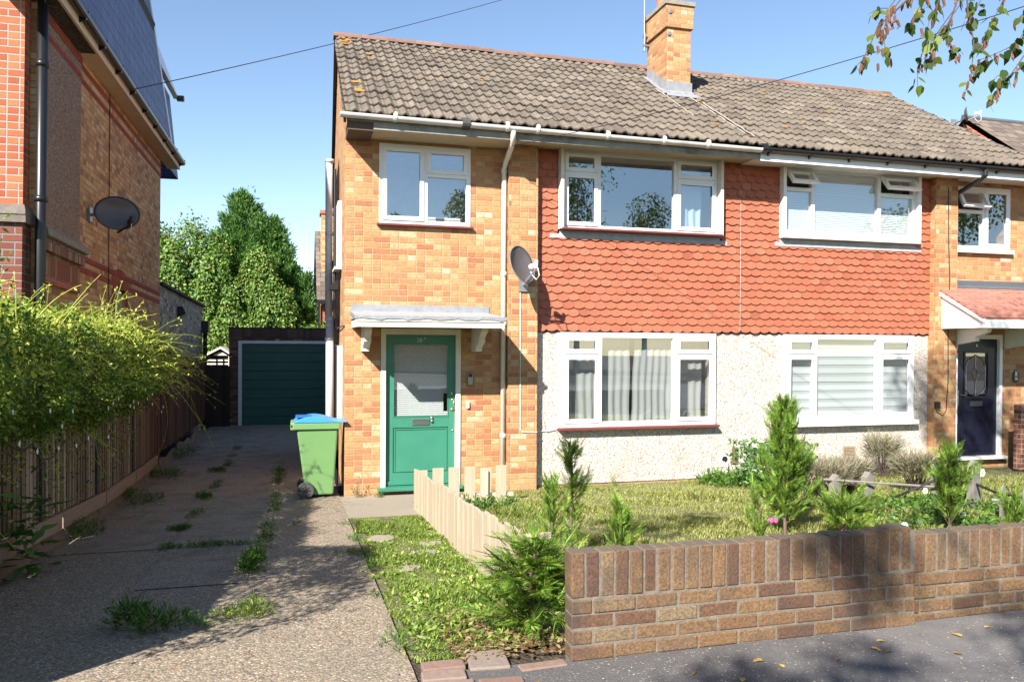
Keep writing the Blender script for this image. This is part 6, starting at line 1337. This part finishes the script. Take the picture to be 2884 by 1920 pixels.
IVD = [blob_leaves(c, R, n, rs, 0.12, seed=c[0], drape=0.5) for c, R, n in [((-1.75, 16.2, 3.9), (0.55, 0.3, 1.0), 1900), ((-1.35, 16.1, 3.0), (0.7, 0.3, 0.9), 2000), ((-2.7, 16.2, 2.9), (0.5, 0.35, 1.3), 1900), ((-2.2, 16.1, 2.1), (0.8, 0.3, 0.7), 1500)]]
np_mesh('ivy_drapes', np.concatenate(IVD), 4, m_ivy, CT)
fs = thing('young_tree', (-3.35, 9.6, 0), 'thin yellowish tree tip poking out beside the old house corner', 'tree') if False else None

# ------------------------------------------------------------------ street birch (branches hang into the top right)
BT = thing('birch_tree', (5.0, -8.1, 0.43), 'street birch whose drooping twigs hang in at the top right corner', 'tree')
mb = MB(); mb.tube([(5.0, -8.1, 0.3), (5.05, -8.1, 2.5), (4.9, -8.0, 5.0), (4.7, -7.8, 8.5), (4.6, -7.8, 10)], [0.16, 0.13, 0.10, 0.06, 0.02], 12); mb.build('trunk', m_birchbark, BT, smooth=True)
TW = {"b1":[[2.066,-7.14,3.514],[1.979,-7.17,3.444],[1.883,-7.2,3.371],[1.809,-7.23,3.306],[1.746,-7.26,3.215],[1.684,-7.29,3.135],[1.632,-7.32,3.099]],"b1a":[[2.143,-6.9,3.521],[2.097,-6.93,3.44],[2.082,-6.96,3.342],[2.046,-6.99,3.284]],"b1b":[[2.362,-6.66,3.691],[2.278,-6.69,3.668],[2.19,-6.72,3.617]],"b2":[[2.256,-7.02,3.597],[2.197,-7.05,3.524],[2.128,-7.08,3.447],[2.075,-7.11,3.382]],"b3":[[2.689,-6.78,3.753],[2.613,-6.81,3.615],[2.532,-6.84,3.513],[2.417,-6.87,3.457],[2.35,-6.9,3.373],[2.295,-6.93,3.284],[2.269,-6.96,3.163]],"b3a":[[2.173,-7.14,3.321],[2.155,-7.17,3.24],[2.132,-7.2,3.186]],"b4":[[2.615,-6.9,3.692],[2.592,-6.93,3.565],[2.597,-6.96,3.442],[2.562,-6.99,3.336],[2.521,-7.02,3.239],[2.458,-7.05,3.152]],"b4a":[[2.749,-6.66,3.681],[2.708,-6.69,3.555],[2.716,-6.72,3.495],[2.735,-6.75,3.452]],"b5":[[2.726,-7.02,3.655],[2.643,-7.05,3.545],[2.567,-7.08,3.466],[2.492,-7.11,3.366],[2.418,-7.14,3.313]],"b6":[[3.164,-6.78,3.46],[3.08,-6.81,3.416],[2.954,-6.84,3.34],[2.872,-6.87,3.288],[2.793,-6.9,3.219],[2.726,-6.93,3.133]],"b6a":[[2.623,-7.14,3.21],[2.518,-7.17,3.19],[2.449,-7.2,3.143]],"b7":[[3.025,-6.9,3.52],[2.882,-6.93,3.46],[2.766,-6.96,3.404],[2.659,-6.99,3.355],[2.554,-7.02,3.315]],"b8":[[3.298,-6.66,3.796],[3.198,-6.69,3.741],[3.114,-6.72,3.684]],"b9":[[2.886,-7.02,3.53],[2.789,-7.05,3.448],[2.716,-7.08,3.374],[2.666,-7.11,3.331]],"b10":[[2.84,-6.78,3.771],[2.779,-6.81,3.693],[2.713,-6.84,3.615]],"b11":[[2.222,-7.14,3.541],[2.178,-7.17,3.472],[2.109,-7.2,3.401],[2.062,-7.23,3.301]]}
rs = np.random.default_rng(8); mb = MB(); LP, LD, LL, CP = [], [], [], []
for k, pts in TW.items():
    up0 = Vector(pts[0]); root = Vector((4.85, -7.9, 5.2)); 
    hi = [tuple(root+(up0-root)*t+Vector((0, 0, 0.5*math.sin(PI*t)))) for t in np.linspace(0, 0.95, 7)]
    mb.tube(hi+[tuple(p) for p in pts], 0.009, 5, rend=0.0012, caps=False) if k in ('b1', 'b3', 'b4', 'b6', 'b8') else mb.tube([tuple(up0+Vector((0.12, 0, 0.15)))]+[tuple(p) for p in pts], 0.003, 5, rend=0.001, caps=False)
    for a, b in zip(pts, pts[1:]):
        a = Vector(a); b = Vector(b)
        dens = 5 if k in ('b1', 'b1a', 'b6', 'b6a', 'b1b') else 5
        for _ in range(dens):
            p = a+(b-a)*rs.random()+Vector(rs.normal(0, 0.012, 3)); 
            if rs.random() < (0.75 if k in ('b1', 'b1a') else 0.25): CP.append(tuple(p))
            else: LP.append(tuple(p)); LD.append((rs.normal(0, 0.5), rs.normal(0, 0.5), -1)); LL.append(rs.uniform(0.042, 0.066))
mb.build('branches', m_twig, BT)
def ovleaf(P, D, N, L, Wd):
    D = unit(D); S = unit(np.cross(D, N)); L = L[:, None]; Wd = Wd[:, None]
    return np.stack([P, P+D*L*.2-S*Wd*.42, P+D*L*.5-S*Wd*.42, P+D*L, P+D*L*.5+S*Wd*.42, P+D*L*.2+S*Wd*.42], 1)
# crown above: sampled lobes kept clear of the view to the houses
lob = [((4.3, -7.4, 7.2), (1.5, 1.2, 1.3)), ((5.2, -7.6, 8.6), (1.5, 1.4, 1.3)), ((5.8, -8.2, 6.4), (1.5, 1.4, 1.2)), ((3.6, -7.9, 8.6), (1.1, 1.1, 0.9)), ((2.3, -7.6, 8.5), (0.8, 0.7, 0.6)), ((3.0, -7.5, 7.9), (0.8, 0.7, 0.6))]
for c, R in lob:
    n = 1500; u = unit(rs.normal(size=(n, 3)))*(rs.random(n)**0.45)[:, None]; P = np.array(c)+u*np.array(R)
    keep = np.sin(P[:, 0]*4.1+P[:, 2]*3)+np.sin(P[:, 1]*5+P[:, 2]*2.2) > -0.35; P = P[keep]; m = len(P)
    LP += [tuple(p) for p in P]; LD += [tuple(p) for p in rs.normal(0, 0.5, (m, 3))+np.array([0, 0, -1])]; LL += list(rs.uniform(0.05, 0.085, m))
LP = np.array(LP); LD = np.array(LD); LL = np.array(LL); np_mesh('crown', ovleaf(LP, LD, rs.normal(size=LP.shape), LL, LL*0.72), 6, m_birchl, BT)
mb = MB()
for p in CP: 
    q = Vector(p); mb.tube([tuple(q), tuple(q+Vector((rs.normal(0, 0.002), 0, -0.006))), tuple(q+Vector((rs.normal(0, 0.005), 0, -0.03))), tuple(q+Vector((rs.normal(0, 0.008), 0, -0.045)))], [0.001, 0.0062, 0.0062, 0.001], 6)
mb.build('catkins', m_catkin, BT)
mb = MB()
for c, R in lob: mb.tube([(4.9, -8.0, 4.6), ((4.9+c[0])/2, (-8+c[1])/2, (5+c[2])/2+0.2), c], 0.04, 6, rend=0.01)
mb.build('limbs', m_birchbark, BT)

ST = thing('street_tree', (-1.5, -15.0, 0.43), 'sparse street tree behind the viewer dappling the wall and the lawn', 'tree'); rs = np.random.default_rng(77)
LP, LL = [], []; mb = MB(); mb.tube([(-1.5, -15, 0.3), (-1.5, -15, 4), (-1.8, -14.6, 6.5)], 0.15, 10, rend=0.06)
for (gx, gy, g0, r, n) in [(2.5, -3.3, 0.2, 0.55, 420), (3.3, -3.0, 0.2, 0.35, 160), (2.3, -6.55, 0.9, 0.34, 330), (1.25, -7.15, 0.43, 0.42, 420), (2.05, -6.95, 0.43, 0.30, 200), (3.3, -6.9, 0.43, 0.5, 300), (4.1, -6.5, 0.8, 0.5, 260), ]:
    st_ = 7.0; c = np.array([gx-0.92*st_, gy-1.02*st_, g0+st_]); u = unit(rs.normal(size=(n, 3)))*(rs.random(n)**0.5)[:, None]; LP += list(c+u*np.array([r, r, r*0.8])); LL += list(rs.uniform(0.06, 0.10, n)); mb.tube([(-1.8, -14.6, 6.3), tuple((np.array([-1.8, -14.6, 7.2])+c)/2), tuple(c)], 0.012, 5, rend=0.005)
mb.build('trunk', m_birchbark, ST); LP = np.array(LP); LL = np.array(LL); np_mesh('crown', ovleaf(LP, rs.normal(0, 0.5, LP.shape)+np.array([0, 0, -1]), rs.normal(size=LP.shape), LL, LL*0.72), 6, m_birchl, ST)
# ------------------------------------------------------------------ across the street, seen only as reflections and soft shadows
def street_tree(x, y, h, r, label, seed, n=2600, lf=0.22):
    rs = np.random.default_rng(seed); t = thing('street_tree', (x, y, 0.43), label, 'tree', 'trees across the street'); ps = []
    for k in range(6):
        c = np.array([x+rs.normal(0, r*0.4), y+rs.normal(0, r*0.4), h*(0.5+0.12*k*0.7)]); R = np.array([r*0.6, r*0.6, r*0.5]); u = unit(rs.normal(size=(n//6, 3)))*(rs.random(n//6)**0.4)[:, None]; ps.append(c+u*R)
    P = np.concatenate(ps); L = np.full(len(P), lf)*rs.uniform(0.6, 1.2, len(P)); np_mesh('crown', leaves(P, rs.normal(size=P.shape)+np.array([0, 0, -0.8]), rs.normal(size=P.shape), L, L*0.7), 4, m_birchl, t)
    MB().tube([(x, y, 0.3), (x, y, h*0.8)], 0.18, 8, rend=0.04).build('trunk', m_birchbark, t)
street_tree(13.0, -27, 11.5, 2.4, 'tall leafy tree across the street reflected in the left of the bay window', 1, n=5200, lf=0.16)
street_tree(17.2, -28, 9.6, 2.0, 'rounded tree across the street reflected low in the bay window', 2, n=4200, lf=0.16)
street_tree(3.3, -27, 8.9, 1.3, 'slim tree across the street reflected in the small window', 3, n=2600, lf=0.16)
street_tree(7.6, -27, 9.8, 1.3, 'narrow tree across the street beside the terraced house', 4, n=2600, lf=0.16)
street_tree(37, -27, 13.5, 4.0, 'very large tree across the street opposite the navy door', 5, n=5200, lf=0.25)
OP = thing('terraced_house', (6.7, -34, 0.4), 'brick house across the street reflected in the upper windows', 'house'); MB().box(2.5, -38, 0.3, 11, -31, 6.4).build('wall', m_brickV, OP)
mb = MB(); mb.poly([(2.2, -30.8, 6.3), (2.2, -34.5, 9.1), (11.3, -34.5, 9.1), (11.3, -30.8, 6.3)]); mb.poly([(2.2, -38.2, 6.3), (11.3, -38.2, 6.3), (11.3, -34.5, 9.1), (2.2, -34.5, 9.1)]); mb.build('roof', m_rooffar, OP)
